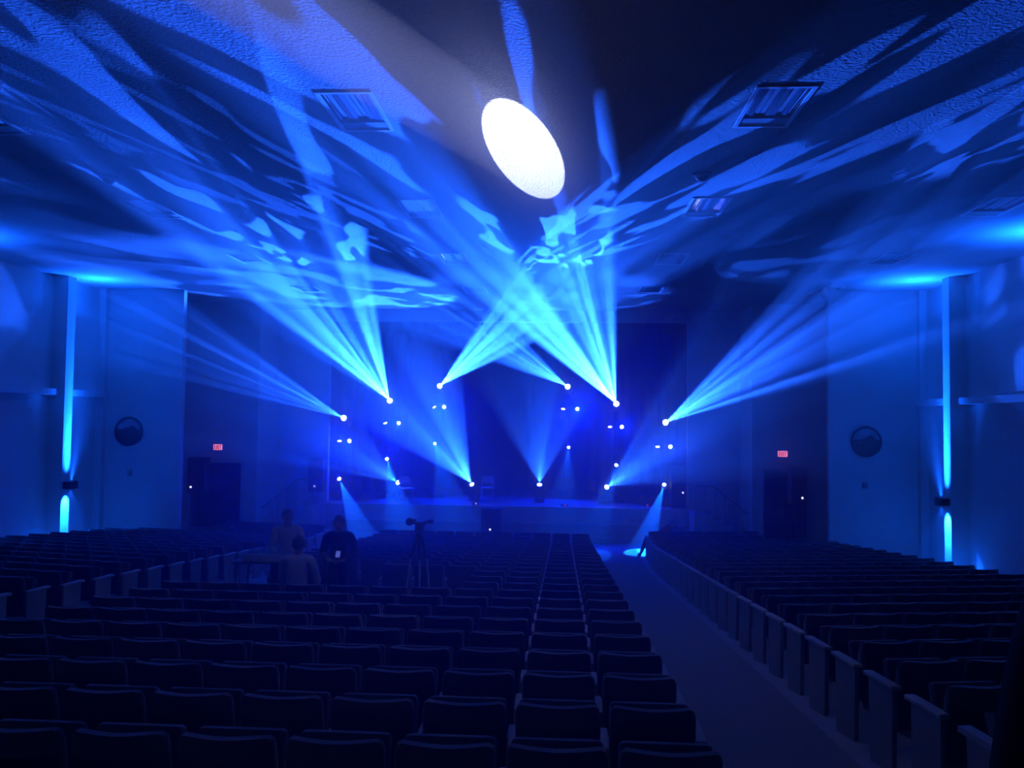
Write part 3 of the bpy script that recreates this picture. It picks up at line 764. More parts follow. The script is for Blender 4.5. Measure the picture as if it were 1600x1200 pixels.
def person(label, loc, rz, J, shirt, trousers, hair_len=0.0, head_turn=0.0, head_nod=0.0, sleeve='long', group=None, badge=False):
    """J: joint positions in the figure's own frame (facing -y)"""
    r = thing('person', label, 'person', loc, rz, group)
    V = Vector; J = {k: V(v) for k, v in J.items()}
    N = {}; E = []
    def node(k, p, rad): N[k] = (tuple(p), rad)
    node('pelvis', J['pelvis'], 0.125); node('waist', J['pelvis'].lerp(J['chest'], 0.4), 0.115); node('chest', J['chest'], 0.13)
    node('collar', J['chest'].lerp(J['neck'], 0.65), 0.085); node('neck', J['neck'], 0.052); node('headbase', J['head'] - V((0, 0, 0.07)), 0.062)
    node('head', J['head'] , 0.086); node('crown', J['head'] + V((0, 0.01, 0.075)), 0.062)
    E += [('pelvis', 'waist'), ('waist', 'chest'), ('chest', 'collar'), ('collar', 'neck'), ('neck', 'headbase'), ('headbase', 'head'), ('head', 'crown')]
    for s in 'lr':
        sh, el, wr, hd = J['shoulder_' + s], J['elbow_' + s], J['wrist_' + s], J['hand_' + s]
        node('sh' + s, sh, 0.062); node('el' + s, el, 0.041); node('fa' + s, el.lerp(wr, 0.35), 0.042); node('wr' + s, wr, 0.027); 
        d = (hd - wr).normalized(); side = d.cross(V((0, 0, 1))).normalized() if abs(d.z) < 0.9 else d.cross(V((0, 1, 0))).normalized()
        nrm = side.cross(d)
        palm = wr + d * 0.065; node('pa' + s, palm, (0.032, 0.022))
        E += [('collar', 'sh' + s), ('sh' + s, 'el' + s), ('el' + s, 'fa' + s), ('fa' + s, 'wr' + s), ('wr' + s, 'pa' + s)]
        for f, (off, ln) in enumerate(((-0.030, 0.070), (-0.010, 0.080), (0.010, 0.075), (0.029, 0.058))):
            a = palm + d * 0.03 + side * off; b = a + d * ln * 0.5 - V((0, 0, 0.010)); c = b + d * ln * 0.4 - V((0, 0, 0.025))
            node('fa%s%d' % (s, f), a, 0.0095); node('fb%s%d' % (s, f), b, 0.0085); node('fc%s%d' % (s, f), c, 0.007)
            E += [('pa' + s, 'fa%s%d' % (s, f)), ('fa%s%d' % (s, f), 'fb%s%d' % (s, f)), ('fb%s%d' % (s, f), 'fc%s%d' % (s, f))]
        ts = -1 if s == 'l' else 1
        a = wr + d * 0.035 + side * 0.035 * ts; b = a + d * 0.035 + side * 0.015 * ts - V((0, 0, 0.01))
        node('ta' + s, a, 0.011); node('tb' + s, b, 0.009); E += [('wr' + s, 'ta' + s), ('ta' + s, 'tb' + s)]
        hp, kn, an, to = J['hip_' + s], J['knee_' + s], J['ankle_' + s], J['toe_' + s]
        node('hp' + s, hp, 0.088); node('kn' + s, kn, 0.056); node('cf' + s, kn.lerp(an, 0.3), 0.054); node('an' + s, an, 0.036); node('to' + s, to, 0.032)
        E += [('pelvis', 'hp' + s), ('hp' + s, 'kn' + s), ('kn' + s, 'cf' + s), ('cf' + s, 'an' + s), ('an' + s, 'to' + s)]
    bme = skin_mesh('body', N, E, M_SKIN, 2)
    mobj('body', bme, r)
    # clothes: the body's own surface over the covered limbs, pushed out along its normals
    seg = [(Vector(N[a][0]), Vector(N[b][0]), a, b) for a, b in E]
    def near(p):
        best = None
        for a, b, ka, kb in seg:
            d = b - a; t = max(0.0, min(1.0, (p - a).dot(d) / max(1e-9, d.length_squared)))
            q = (p - (a + d * t)).length - ((N[ka][1] if not isinstance(N[ka][1], tuple) else N[ka][1][0]) * (1 - t) + (N[kb][1] if not isinstance(N[kb][1], tuple) else N[kb][1][0]) * t)
            if best is None or q < best[0]: best = (q, ka, kb, t)
        return best
    cls = []
    for v in bme.vertices:
        q, ka, kb, t = near(v.co)
        torso = kb in ('waist', 'chest', 'collar') or (kb == 'neck' and t < 0.25)
        arm = kb[:2] in ('sh', 'el') or (sleeve == 'long' and kb in ('fal', 'far', 'wrl', 'wrr'))
        leg = kb[:2] in ('hp', 'kn', 'cf') or (kb[:2] == 'an' and t < 0.95)
        cls.append((torso or arm or kb[:2] == 'hp', leg or kb == 'waist' or kb[:2] == 'hp'))
    def garment(name, w, grow, mt):
        mb = MB(); ix = {}
        for p in bme.polygons:
            if all(cls[i][w] for i in p.vertices):
                f = []
                for i in p.vertices:
                    if i not in ix:
                        ix[i] = len(mb.v); v = bme.vertices[i]; mb.v.append(tuple(v.co + v.normal * grow))
                    f.append(ix[i])
                mb.f.append(tuple(f))
        me = bpy.data.meshes.new(name); me.from_pydata(mb.v, [], mb.f); me.materials.append(mt)
        for p in me.polygons: p.use_smooth = True
        mobj(name, me, r)
    garment('shirt', 0, 0.020, shirt); garment('trousers', 1, 0.011, trousers)
    for s in 'lr':
        an, to = J['ankle_' + s], J['toe_' + s]
        nn = {'a': (tuple(an + V((0, 0.03, -0.02))), 0.058), 'b': (tuple(an.lerp(to, 0.5) - V((0, 0, 0.005))), 0.058), 'c': (tuple(to + (to - an) * 0.08), 0.05)}
        mobj('shoe', skin_mesh('shoe', nn, [('a', 'b'), ('b', 'c')], M_SHOE), r)
    # head details turn together
    HM = Matrix.Translation(J['head']) @ Matrix.Rotation(head_turn, 4, 'Z') @ Matrix.Rotation(head_nod, 4, 'X')
    mb = MB()
    n1, n2 = 14, 8
    for j in range(n2 + 1):
        for k in range(n1):
            th = 2 * PI * k / n1; ph = PI * 0.5 * j / n2 * 1.35 if True else 0
            fr = 0.5 - 0.5 * math.sin(th)          # 0 front (-y) .. uses sin: y=-1 -> front
            lim = PI * (0.40 + (0.22 + hair_len) * (0.5 + 0.5 * math.sin(th)))
            ph = lim * j / n2
            mb.v.append((0.093 * math.sin(ph) * math.cos(th), 0.012 + 0.108 * math.sin(ph) * math.sin(th), 0.03 + 0.112 * math.cos(ph)))
    for j in range(n2):
        for k in range(n1):
            a, b = j * n1 + k, j * n1 + (k + 1) % n1
            mb.f.append((a, b, b + n1, a + n1))
    mb.v = [tuple(HM @ Vector(p)) for p in mb.v]
    mb.build('hair', M_HAIR, r, True)
    mb = MB(); mb.tube([HM @ Vector((0, -0.080, 0.012)), HM @ Vector((0, -0.105, -0.022)), HM @ Vector((0, -0.086, -0.032))], [0.007, 0.012, 0.009], 8); mb.build('nose', M_SKIN, r, True)
    for s in (-1, 1):
        mb = MB(); mb.lathe([(0.001, -0.006), (0.008, -0.003), (0.009, 0.0), (0.008, 0.003), (0.001, 0.006)], 10, HM @ Matrix.Translation((s * 0.031, -0.079, 0.006))); mb.build('eye', M_EYE, r, True)
        mb = MB(); mb.lathe([(0.006, -0.03), (0.016, -0.02), (0.020, 0.0), (0.022, 0.018), (0.008, 0.032)], 10, HM @ Matrix.Translation((s * 0.088, 0.005, -0.005))); mb.build('ear', M_SKIN, r, True)
    mb = MB(); mb.box(-0.024, 0.024, -0.088, -0.078, -0.056, -0.048, HM, bev=0.003); mb.build('mouth', mat('lips', (0.3, 0.12, 0.1), 0.5, noise=0.05), r, True)
    if badge:
        c = J['chest']; y = c.y - 0.16
        mb = MB(); mb.box(c.x - 0.045, c.x + 0.045, y - 0.006, y, c.z - 0.22, c.z - 0.10, bev=0.002); b = mb.build('name_badge', M_BADGE, r)
        mb = MB(); mb.tube([(c.x - 0.06, c.y - 0.06, c.z + 0.17), (c.x - 0.03, y + 0.01, c.z + 0.03), (c.x, y - 0.004, c.z - 0.10), (c.x + 0.03, y + 0.01, c.z + 0.03), (c.x + 0.06, c.y - 0.06, c.z + 0.17)], 0.006, 6); mb.build('lanyard', M_DSHIRT, b)
    return r

def stand_pose(h=1.74, lean=0.0, arms='desk'):
    k = h / 1.74
    J = dict(pelvis=(0, 0, 0.95), chest=(0, -0.02 - lean * 0.5, 1.28), neck=(0, -0.02 - lean, 1.49), head=(0, -0.04 - lean * 1.3, 1.63))
    for s, g in (('l', 1), ('r', -1)):
        J['shoulder_' + s] = (g * 0.19, -lean, 1.43)
        if arms == 'desk':
            J['elbow_' + s] = (g * 0.25, -0.06 - lean, 1.13); J['wrist_' + s] = (g * 0.17, -0.30 - lean, 1.04); J['hand_' + s] = (g * 0.15, -0.40 - lean, 1.01)
        elif arms == 'waist':
            J['elbow_' + s] = (g * 0.27, 0.0 - lean, 1.13); J['wrist_' + s] = (g * 0.13, -0.22 - lean, 1.06); J['hand_' + s] = (g * 0.05, -0.27 - lean, 1.06)
        else:
            J['elbow_' + s] = (g * 0.26, 0.02, 1.14); J['wrist_' + s] = (g * 0.27, -0.03, 0.88); J['hand_' + s] = (g * 0.27, -0.05, 0.78)
        J['hip_' + s] = (g * 0.095, 0, 0.90); J['knee_' + s] = (g * 0.11, -0.02, 0.50); J['ankle_' + s] = (g * 0.12, 0.02, 0.09); J['toe_' + s] = (g * 0.14, -0.14, 0.045)
    return {a: tuple(q * k for q in b) for a, b in J.items()}
def sit_pose(seat=0.45):
    J = dict(pelvis=(0, 0, seat + 0.10), chest=(0, -0.02, seat + 0.44), neck=(0, -0.03, seat + 0.65), head=(0, -0.05, seat + 0.79))
    for s, g in (('l', 1), ('r', -1)):
        J['shoulder_' + s] = (g * 0.19, -0.01, seat + 0.59); J['elbow_' + s] = (g * 0.25, -0.10, seat + 0.30); J['wrist_' + s] = (g * 0.18, -0.33, seat + 0.22); J['hand_' + s] = (g * 0.15, -0.42, seat + 0.19)
        J['hip_' + s] = (g * 0.095, -0.02, seat + 0.08); J['knee_' + s] = (g * 0.13, -0.45, seat + 0.06); J['ankle_' + s] = (g * 0.13, -0.42, 0.09); J['toe_' + s] = (g * 0.14, -0.58, 0.045)
    return J

pA = at(449, 840, 13.3); person('person in a grey shirt standing at the mixing desk', (pA.x, 13.3, floor_z(pA.x, 13.3)), 0.35, stand_pose(1.70, 0.08), M_GSHIRT, M_JEANS, head_turn=0.5, head_nod=-0.2)
pB = at(530, 840, 12.7); person('person in dark clothes standing among the seats, holding a small lit phone', (pB.x, 12.7, floor_z(pB.x, 12.7)), 0.1, stand_pose(1.62, 0.0, 'waist'), M_DSHIRT, M_JEANS)
r = thing('phone', 'small lit phone in the hand of the person in dark clothes', 'phone', at(528, 866, 12.40), 0.1)
r.rotation_euler = (R(-48), 0, 0.1)
mb = MB(); mb.box(-0.036, 0.036, 0, 0.009, -0.065, 0.065, bev=0.004); mb.build('case', M_BLACK, r)
mb = MB(); mb.box(-0.033, 0.033, -0.002, 0.0, -0.06, 0.06); mb.build('screen', mat('phone_screen', (0.3, 0.3, 0.4), 0.3, emit=(0.08, 0.10, 0.42), estr=1.0, noise=0.02), r)
pC = at(465, 880, 11.5); zC = floor_z(pC.x, 11.5)
person('person seen from behind, seated before the mixing desk in a grey top', (pC.x, 11.5, zC), PI, sit_pose(0.46), M_GSHIRT, M_JEANS, hair_len=0.12)
r = thing('stool', 'dark four-legged stool under the seated person at the desk', 'stool', (pC.x, 11.5, zC))
mb = MB(); mb.lathe([(0.16, 0.40), (0.18, 0.41), (0.18, 0.44), (0.16, 0.455)], 18); mb.build('seat', M_BLACK, r, True)
for k in range(4):
    a = PI / 4 + k * PI / 2
    MB().tube([(0.12 * math.cos(a), 0.12 * math.sin(a), 0.40), (0.19 * math.cos(a), 0.19 * math.sin(a), -0.02)], 0.014, 8).build('leg', M_BLACK, r, True)
# seated person at the aisle, one leg stretched out
J = sit_pose(0.45)
J['knee_r'] = (-0.42, -0.30, 0.50); J['ankle_r'] = (-0.62, -0.42, 0.10); J['toe_r'] = (-0.72, -0.52, 0.045)
J['hip_r'] = (-0.11, -0.03, 0.50)
J['pelvis'] = (0, 0, 0.50); J['chest'] = (0.26, 0.12, 0.68); J['neck'] = (0.41, 0.18, 0.77); J['head'] = (0.52, 0.19, 0.86)
J['shoulder_l'] = (0.42, 0.22, 0.58); J['shoulder_r'] = (0.30, -0.02, 0.84); J['elbow_l'] = (0.40, 0.0, 0.42); J['wrist_l'] = (0.30, -0.22, 0.40); J['hand_l'] = (0.24, -0.30, 0.40)
J['elbow_r'] = (0.16, -0.22, 0.68); J['wrist_r'] = (0.0, -0.36, 0.62); J['hand_r'] = (-0.08, -0.40, 0.60)
foot = atz(994, 869, 0.0)
dy = foot.y + 0.45; dx = foot.x + 0.68
r_ = person('person in dark clothes slouching at the aisle with one leg stretched into it', (dx, dy, 0), 0.15, J, M_DSHIRT, M_JEANS)
r = thing('stool', 'low dark stool under the person at the aisle', 'stool', (dx, dy, 0))
mb = MB(); mb.lathe([(0.16, 0.40), (0.18, 0.41), (0.18, 0.43), (0.16, 0.44)], 18); mb.build('seat', M_BLACK, r, True)
for k in range(4):
    a = PI / 4 + k * PI / 2
    MB().tube([(0.12 * math.cos(a), 0.12 * math.sin(a), 0.40), (0.19 * math.cos(a), 0.19 * math.sin(a), 0.0)], 0.014, 8).build('leg', M_BLACK, r, True)
# person at the very edge of the picture, close to the camera
person('person in black clothes standing close by at the right edge, mostly cut off', (0.722, 0.80, floor_z(0, 0.80)), PI - 0.1, stand_pose(1.88, 0.0, 'down'), mat('black_coat', (0.004, 0.004, 0.005), 0.9, noise=0.2, nscale=25, spec=0.1), M_DSHIRT)

# ------------------------------------------------------------------ mixing desk, tripod camera
dk = at(423, 863, 12.45); zf = floor_z(dk.x, 12.45); hz = dk.z - zf
r = thing('folding_table', 'dark folding table carrying the mixing desk among the seats', 'table', (dk.x, 12.45, zf))
mb = MB(); mb.box(-0.5, 0.5, -0.3, 0.3, hz - 0.13, hz - 0.10, bev=0.006); mb.build('tabletop', M_BLACK, r)
for sx in (-1, 1):
    for sy in (-1, 1):
        MB().tube([(sx * 0.44, sy * 0.25, hz - 0.13), (sx * 0.45, sy * 0.27, -0.03 if sy > 0 else 0.02)], 0.014, 8).build('leg', M_BLACK, r, True)
r = thing('mixing_desk', 'black mixing desk with rows of knobs and faders on the table', 'mixer', (dk.x, 12.45, zf + hz - 0.10))
M_ = Matrix.Rotation(R(6), 4, 'X')
mb = MB(); mb.box(-0.36, 0.36, -0.22, 0.22, 0.005, 0.08, bev=0.01); mb.build('console', M_BLACK, r)
mb = MB(); mb.box(-0.36, 0.36, -0.235, -0.22, 0.0, 0.095); mb.build('front_rail', M_TRIM, r)
mb = MB()
for k in range(16): mb.box(-0.33 + k * 0.043, -0.318 + k * 0.043, -0.14 + 0.05 * ((k * 7) % 3) / 3, -0.115 + 0.05 * ((k * 7) % 3) / 3, 0.08, 0.095)
f = mb.build('faders', M_STEEL, r); f['kind'] = 'stuff'
mb = MB()
for k in range(16):
    for j in range(4): mb.lathe([(0.008, 0), (0.007, 0.015)], 6, Matrix.Translation((-0.325 + k * 0.043, -0.02 + j * 0.05, 0.08)))
f = mb.build('knobs', M_GREY, r); f['kind'] = 'stuff'

tp = at(655, 850, 12.3); zt = floor_z(tp.x, 12.3); th = at(655, 829, 12.3).z - zt
r = thing('tripod', 'silver-legged camera tripod standing among the seats', 'tripod', (tp.x, 12.3, zt))
for k in range(3):
    a = -PI / 2 + k * 2 * PI / 3 + 0.25
    c, s = math.cos(a), math.sin(a)
    leg = MB().tube([(0.04 * c, 0.04 * s, th - 0.10), (0.14 * c, 0.14 * s, th - 0.42)], 0.022, 8).build('leg', M_BLACK, r, True)
    MB().tube([(0.14 * c, 0.14 * s, th - 0.42), (0.26 * c, 0.26 * s, -0.02 + 0.022)], 0.015, 8).build('lower_tube', M_STRIP, leg, True)
MB().tube([(0, 0, th - 0.35), (0, 0, th)], 0.018, 8).build('column', M_BLACK, r, True)
mb = MB(); mb.box(-0.05, 0.05, -0.05, 0.05, th - 0.10, th - 0.02, bev=0.012); mb.build('shoulder', M_BLACK, r)
MB().tube([(0.03, -0.05, th), (0.09, -0.28, th - 0.06)], 0.011, 8).build('pan_handle', M_BLACK, r, True)
cz = zt + th
r = thing('video_camera', 'dark video camera mounted on the tripod among the seats', 'camera', (tp.x, 12.3, cz))
mb = MB(); mb.box(-0.05, 0.05, -0.12, 0.14, 0.02, 0.14, bev=0.015); mb.build('camera_body', M_BLACK, r, True)
mb = MB(); mb.lathe([(0.04, 0.14), (0.045, 0.20), (0.055, 0.26), (0.05, 0.27)], 16, Matrix.Translation((0, 0, 0.08)) @ Matrix.Rotation(-PI / 2, 4, 'X')); mb.build('lens_barrel', M_BLACK, r, True)
mb = MB(); mb.box(-0.18, -0.05, -0.02, 0.02, 0.09, 0.17, bev=0.01); mb.lathe([(0.055, -0.03), (0.06, 0), (0.055, 0.03)], 14, Matrix.Translation((-0.15, 0, 0.13)) @ Matrix.Rotation(PI / 2, 4, 'X')); mb.build('viewfinder', M_BLACK, r, True)
mb = MB(); mb.tube([(0.05, 0.05, 0.11), (0.17, 0.06, 0.14)], 0.02, 8); mb.box(0.12, 0.20, -0.02, 0.10, 0.11, 0.165, bev=0.008); mb.build('microphone', M_BLACK, r, True)
mb = MB(); mb.box(-0.06, 0.06, -0.07, 0.07, 0.0, 0.02); mb.build('mounting_plate', M_BLACK, r)

# ------------------------------------------------------------------ loudspeakers
def speaker(x, y, z, w_, h_, d_, label, led=None, group='loudspeakers'):
    r = thing('loudspeaker', label, 'loudspeaker', (x, y, z), 0, group)
    mb = MB(); mb.box(-w_ / 2, w_ / 2, -d_ / 2, d_ / 2, 0, h_, bev=0.02); mb.build('cabinet', M_BOX, r)
    mb = MB(); mb.box(-w_ / 2 + 0.03, w_ / 2 - 0.03, -d_ / 2 - 0.012, -d_ / 2 + 0.004, 0.04, h_ - 0.04, bev=0.005); mb.build('grille', M_GRILLE, r)
    if led:
        mb = MB(); mb.lathe([(0.032, 0), (0.030, 0.012), (0.012, 0.018)], 10, Matrix.Translation((led[0], -d_ / 2 - 0.012, led[1])) @ Matrix.Rotation(PI / 2, 4, 'X')); mb.build('indicator_lamp', M_LED, r)
    return r
def stand(x, y, z, h, label):
    r = thing('speaker_stand', label, 'stand', (x, y, z), 0, 'speaker stands')
    MB().tube([(0, 0, 0.25), (0, 0, h)], 0.02, 8).build('pole', M_BLACK, r, True)
    mb = MB(); mb.box(-0.14, 0.14, -0.12, 0.12, h - 0.02, h); mb.build('top_plate', M_BLACK, r)
    for k in range(3):
        a = PI / 2 + k * 2.094
        MB().tube([(0, 0, 0.6 if h > 1 else 0.28), (0.4 * math.cos(a), 0.4 * math.sin(a), 0.015)], 0.014, 8).build('leg', M_BLACK, r, True)
YS = 24.6
a, b = at(298, 714, YS), at(323, 771, YS); cx = (a.x + b.x) / 2; l = at(303.5, 760, YS)
speaker(cx, YS, b.z, b.x - a.x, a.z - b.z, 0.45, 'dark loudspeaker on a stand before the door under the left EXIT sign', (l.x - cx, l.z - b.z)); stand(cx, YS, 0, b.z, 'tripod stand of the loudspeaker before the left door')
a, b = at(1233, 730, YS), at(1258, 788, YS); cx = (a.x + b.x) / 2; l = at(1250, 777, YS)
speaker(cx, YS, b.z, b.x - a.x, a.z - b.z, 0.45, 'dark loudspeaker on a stand before the door under the right EXIT sign', (l.x - cx, l.z - b.z)); stand(cx, YS, 0, b.z, 'tripod stand of the loudspeaker before the right door')
YL = 26.9
a, b = at(485, 717, YL), at(506, 768, YL); cx = (a.x + b.x) / 2; l = at(494.5, 759, YL)
speaker(cx, YL, b.z, b.x - a.x, a.z - b.z, 0.42, 'dark loudspeaker beside the stage above the stairs on the left', (l.x - cx, l.z - b.z)); stand(cx, YL, STAGE, b.z - STAGE, 'short stand of the loudspeaker above the left stage stairs')
a, b = at(1054, 727, 27.9), at(1078, 786, 27.9); cx = (a.x + b.x) / 2; l = at(1068.5, 769, 27.9)
speaker(3.86, 27.9, STAGE, b.x - a.x, a.z - STAGE, 0.42, 'dark loudspeaker standing on the stage corner by the black curtain', (l.x - 3.86 - 0.06, l.z - STAGE))
a, b = at(753, 794, 26.9), at(783, 820, 26.9); cx = (a.x + b.x) / 2; l = at(767, 826, 26.9)
speaker(cx, 26.9, 0.012, b.x - a.x, a.z, 0.6, 'large dark subwoofer on the floor before the middle of the stage', (l.x - cx, l.z))

# ------------------------------------------------------------------ stage stairs with railings
def stairs(s, x_top, label):
    """s = -1: descends towards -x"""
    r = thing('stage_stairs', label, 'stairs', (x_top, 26.2, 0))
    n = 6; rise = STAGE / n; run = 0.27
    mb = MB(); mb.box(*sorted((0, s * 0.62)), 0.1, Y_P - 26.2 - 0.1, 0, STAGE); mb.build('landing', M_GREY, r)
    for k in range(n - 1):
        z = STAGE - rise * (k + 1)
        a, b = sorted((s * (0.62 + run * k), s * (0.62 + run * (k + 1))))
        mb = MB(); mb.box(a, b, 0.1, Y_P - 26.2 - 0.1, 0, z); mb.build('step', M_GREY, r)
    # pale notched stringer on the audience side
    pts = [(0, 0), (0, STAGE)]
    xx = 0.62; zz = STAGE; pts.append((xx, zz))
    for k in range(n - 1):
        zz -= rise; pts.append((xx, zz)); xx += run; pts.append((xx, zz))
    pts.append((xx, 0))
    Mx = Matrix(((s, 0, 0, 0), (0, 0, 1, 0), (0, 1, 0, 0), (0, 0, 0, 1)))
    mb = MB(); mb.prism(pts, 0.05, 0.095, Mx); mb.build('stringer', M_FASCIA, r)
    for yy in (0.12,):
        rail = MB().tube([(s * 0.05, yy, STAGE + 0.85), (s * 0.6, yy, STAGE + 0.85), (s * (0.62 + run * (n - 1)), yy, 0.9), (s * (0.66 + run * (n - 1)), yy, 0.55)], 0.02, 8).build('handrail', M_BLACK, r, True)
        for k in range(7):
            x = 0.06 + k * 0.3
            z0 = STAGE if x < 0.62 else max(0.0, STAGE - rise * (1 + int((x - 0.62) / run)))
            z1 = STAGE + 0.85 if x < 0.6 else STAGE + 0.85 - (x - 0.6) * (STAGE + 0.85 - 0.9) / (0.02 + run * (n - 1))
            MB().tube([(s * x, yy, z0), (s * x, yy, z1)], 0.011, 6).build('baluster', M_BLACK, r, True)
stairs(-1, XP_L - 0.02, 'dark stage stairs with a black handrail on the people side')
stairs(1, XP_R + 0.02, 'dark stage stairs with a pale notched side by the black curtain')

# ------------------------------------------------------------------ chairs on the stage
def stage_chair(px, py, dep, rz, label):
    p = at(px, py, dep)
    r = thing('folding_chair', label, 'chair', (p.x, dep, STAGE), rz, 'chairs on the stage')
    mb = MB(); mb.box(-0.21, 0.21, -0.20, 0.20, 0.44, 0.47, bev=0.012); mb.build('seat', M_CHAIR, r, True)
    pts = []
    mb = MB()
    n = 10
    for j, z in enumerate((0.60, 0.64, 0.76, 0.84)):
        for k in range(n + 1):
            c = -1 + 2 * k / n; w = 0.20 if j in (1, 2) else 0.15
            y = 0.20 + (z - 0.6) * 0.25 - 0.04 * (c * c) + 0.04
            mb.v += [(c * w, y, z), (c * w, y + 0.015, z)]
    m_ = (n + 1) * 2
    for j in range(3):
        for k in range(n):
            a = j * m_ + k * 2
            mb.f += [(a, a + 2, a + 2 + m_, a + m_), (a + 1, a + 1 + m_, a + 3 + m_, a + 3)]
    for k in range(n):
        a = k * 2; mb.f.append((a, a + 1, a + 3, a + 2)); a += 3 * m_; mb.f.append((a, a + 2, a + 3, a + 1))
    for j in range(3):
        a = j * m_; mb.f.append((a, a + m_, a + m_ + 1, a + 1)); a += n * 2; mb.f.append((a, a + 1, a + m_ + 1, a + m_))
    mb.build('backrest', M_CHAIR, r, True)
    for s in (-1, 1):
        MB().tube([(s * 0.215, 0.26, 0.80), (s * 0.215, 0.20, 0.55), (s * 0.215, -0.22, 0.01)], 0.013, 8).build('front_leg', M_CHAIR, r, True)
        MB().tube([(s * 0.195, -0.14, 0.44), (s * 0.195, 0.24, 0.01)], 0.013, 8).build('rear_leg', M_CHAIR, r, True)
    MB().tube([(-0.215, -0.12, 0.13), (0.215, -0.12, 0.13)], 0.009, 6).build('stretcher', M_CHAIR, r, True)
stage_chair(636, 770, 28.4, R(35), 'metal folding chair turned sideways beside a lit floor light')
stage_chair(762, 770, 29.2, R(5), 'metal folding chair facing the hall in the middle of the stage')

# small boxes, tape and hanging box on the stage
p = at(1034, 514, 31.4)
r = thing('hanging_box', 'small pale box hanging before the top of the black curtain', 'box', p)
mb = MB(); mb.box(-0.10, 0.10, -0.06, 0.06, -0.10, 0.10, bev=0.01); mb.build('case', M_TRIM, r)
MB().tube([(0, 0, 0.10), (0, 0, CEIL - p.z)], 0.012, 6).build('drop_rod', M_STEEL, r)
for (px, py, led, lb) in ((882, 793.5, True, 'small black stage box with a red lamp at the stage edge'), (737, 794, False, 'small black stage box with a white lamp by the subwoofer'), (1010, 791, True, 'small black stage box with a red lamp near the corner loudspeaker')):
    q = atz(px, py, STAGE); q.y = max(q.y, Y_P + 0.25)
    r = thing('stage_box', lb, 'box', (q.x, q.y, STAGE))
    mb = MB(); mb.box(-0.13, 0.13, -0.07, 0.07, 0, 0.07, bev=0.01); mb.build('case', M_BLACK, r)
    mb = MB(); mb.lathe([(0.022, 0), (0.02, 0.01), (0.008, 0.014)], 10, Matrix.Translation((0.03, -0.07, 0.045)) @ Matrix.Rotation(PI / 2, 4, 'X')); mb.build('indicator_lamp', M_RED if led else M_LED, r)

# ------------------------------------------------------------------ wall fittings
def exit_sign(px, py, dep, label):
    p = at(px, py, dep); y = dep - 0.10
    r = thing('exit_sign', label, 'sign', (p.x, dep, p.z))
    W, H = 0.30, 0.19
    mb = MB(); mb.box(-W / 2, W / 2, -0.10, 0, -H / 2, H / 2, bev=0.01); mb.build('housing', M_TROFF, r)
    mb = MB(); mb.box(-W / 2 + 0.008, W / 2 - 0.008, -0.106, -0.10, -H / 2 + 0.008, H / 2 - 0.008); mb.build('lit_face', M_EXIT, r)
    t = 0.022; h = 0.14; w_ = 0.05
    def bar(m_, x0, z0, x1, z1):
        d = Vector((x1 - x0, 0, z1 - z0)); L = d.length; a = math.atan2(d.z, d.x)
        m_.box(-L / 2, L / 2, -0.112, -0.106, -t / 2, t / 2, Matrix.Translation(((x0 + x1) / 2, 0, (z0 + z1) / 2)) @ Matrix.Rotation(-a, 4, 'Y'))
    hz = h / 2 - t / 2
    m_ = MB()
    x = -0.115
    bar(m_, x + t / 2, -h / 2, x + t / 2, h / 2)
    for z in (-hz, 0, hz): bar(m_, x + t, z, x + w_, z)
    m_.build('letter', M_EXITL, r)
    m_ = MB(); x = -0.050
    bar(m_, x, -hz, x + w_, hz); bar(m_, x, hz, x + w_, -hz); m_.build('letter', M_EXITL, r)
    m_ = MB(); x = 0.028; bar(m_, x, -h / 2, x, h / 2); m_.build('letter', M_EXITL, r)
    m_ = MB(); x = 0.062; bar(m_, x, hz, x + w_ + 0.004, hz); bar(m_, x + w_ / 2, -h / 2, x + w_ / 2, hz - t / 2); m_.build('letter', M_EXITL, r)
    # the sign is a lamp; its glow on the wall is faint
exit_sign(342.5, 698.5, Y_D, 'red lit EXIT sign above the left door')
exit_sign(1221.5, 709, Y_D, 'red lit EXIT sign above the right door')

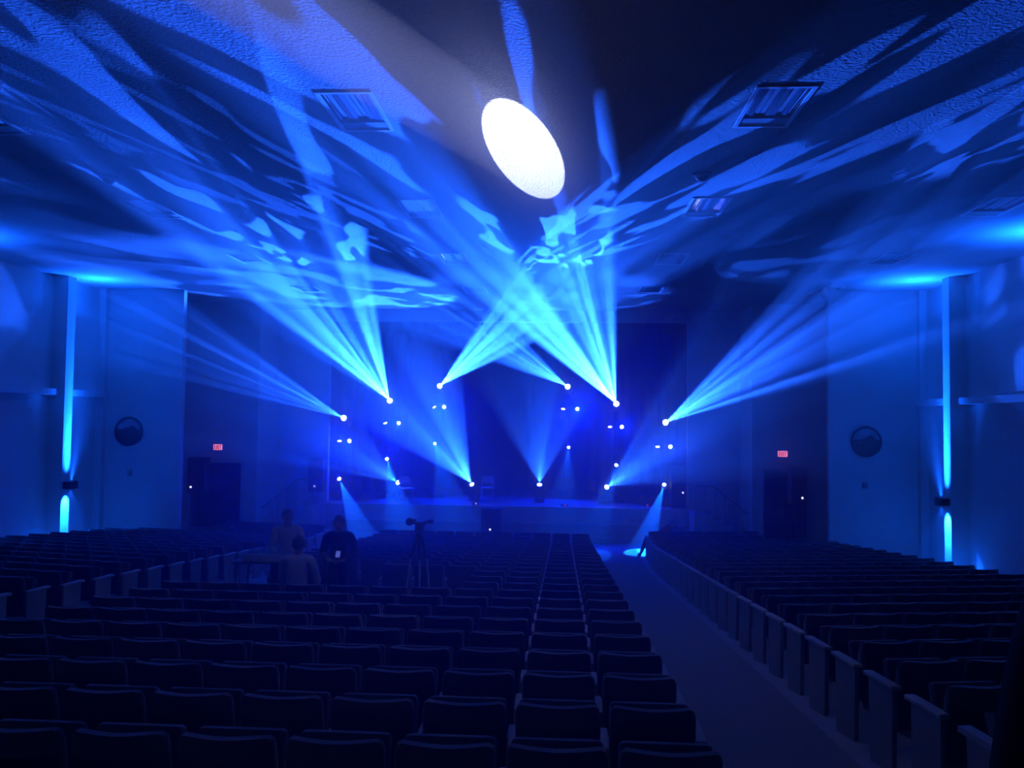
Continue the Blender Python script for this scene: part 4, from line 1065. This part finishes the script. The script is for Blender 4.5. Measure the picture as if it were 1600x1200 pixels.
def plaque(px, py, rad_px, label):
    p = at(px, py, Y_A); rad = rad_px / F_PX * Y_A
    r = thing('wall_plaque', label, 'plaque', (p.x, Y_A, p.z))
    Mx = Matrix.Rotation(PI / 2, 4, 'X')
    mb = MB(); mb.lathe([(rad, 0), (rad, 0.03), (rad * 0.97, 0.035)], 40, Mx); mb.build('disc', M_PLAQS, r, True)
    mb = MB()
    n = 40
    for k in range(n):
        t = 2 * PI * k / n
        for rr, hh in ((rad * 0.86, 0.03), (rad * 0.88, 0.065), (rad * 0.98, 0.065), (rad * 1.0, 0.03)):
            mb.v.append((rr * math.cos(t), -hh, rr * math.sin(t)))
    for k in range(n):
        for j in range(4):
            a, b = k * 4 + j, ((k + 1) % n) * 4 + j
            a2, b2 = k * 4 + (j + 1) % 4, ((k + 1) % n) * 4 + (j + 1) % 4
            mb.f.append((a, b, b2, a2))
    mb.build('rim', M_PLAQ, r, True)
    # dark land relief with a peak, filling the lower part of the disc
    R_ = rad * 0.86; prof = [(-0.98, 0.12), (-0.6, 0.14), (-0.25, 0.16), (-0.05, 0.26), (0.12, 0.42), (0.30, 0.52), (0.42, 0.46), (0.58, 0.24), (0.75, 0.12), (0.985, 0.10)]
    pts = [(x * R_, z * R_) for x, z in prof]
    for k in range(13):
        t = -0.10 - (PI - 0.2) * k / 12
        pts.append((R_ * math.cos(t), R_ * math.sin(t)))
    M2 = Matrix(((1, 0, 0, 0), (0, 0, -1, 0), (0, 1, 0, 0), (0, 0, 0, 1)))
    mb = MB(); mb.prism(pts, 0.035, 0.055, M2); mb.build('land_relief', M_PLAQ, r)
    for (cx, cz) in ((-0.40, -0.10), (0.20, -0.32)):
        mb = MB(); mb.prism([((cx + 0.12 * math.cos(a) * (1 if k % 2 else 0.5)) * R_, (cz + 0.12 * math.sin(a) * (1 if k % 2 else 0.5)) * R_) for k, a in enumerate([PI / 2 + PI * q / 4 for q in range(8)])], 0.055, 0.062, M2)
        mb.build('pale_mark', M_PLAQL, r)
    mb = MB(); mb.prism([(0.46 * R_, 0.60 * R_), (0.58 * R_, 0.54 * R_), (0.82 * R_, 0.20 * R_), (0.72 * R_, 0.18 * R_)], 0.035, 0.05, M2); mb.build('slope_relief', M_PLAQL, r)
plaque(202, 674, 23.5, 'round dark plaque with a raised rim on the wall left of the stage')
plaque(1353, 690, 23.5, 'round dark plaque with a raised rim on the wall right of the stage')
for (px, py, lb) in ((203, 739, 'small dark wall box below the left round plaque'), (1352, 758.5, 'small dark wall box below the right round plaque')):
    p = at(px, py, Y_A)
    r = thing('wall_box', lb, 'wall box', (p.x, Y_A, p.z))
    mb = MB(); mb.box(-0.065, 0.065, -0.05, 0, -0.08, 0.08, bev=0.01); mb.build('cover', M_GREY, r)
    mb = MB(); mb.box(-0.02, 0.02, -0.07, -0.05, -0.05, 0.0, bev=0.004); mb.build('switch', M_BLACK, r)

# ------------------------------------------------------------------ haze filling the hall
hm = bpy.data.materials.new('stage_haze'); hm.use_nodes = True
nt = hm.node_tree
for n in list(nt.nodes):
    if n.type != 'OUTPUT_MATERIAL': nt.nodes.remove(n)
vs = nt.nodes.new('ShaderNodeVolumeScatter'); vs.inputs['Color'].default_value = (0.95, 0.95, 0.95, 1)
vs.inputs['Density'].default_value = HAZE; vs.inputs['Anisotropy'].default_value = 0.8
nt.links.new(vs.outputs[0], nt.nodes['Material Output'].inputs['Volume'])
hm.cycles.volume_sampling = 'EQUIANGULAR'; hm.cycles.homogeneous_volume = True
mb = MB(); mb.box(XL - 0.6, XR + 0.6, Y_BACK - 0.6, Y_SB + 0.6, -0.6, CEIL + 0.7)
hz_ = mb.build('haze', hm); hz_['kind'] = 'stuff'; hz_['label'] = 'thin theatre haze filling the whole hall'; hz_['category'] = 'haze'
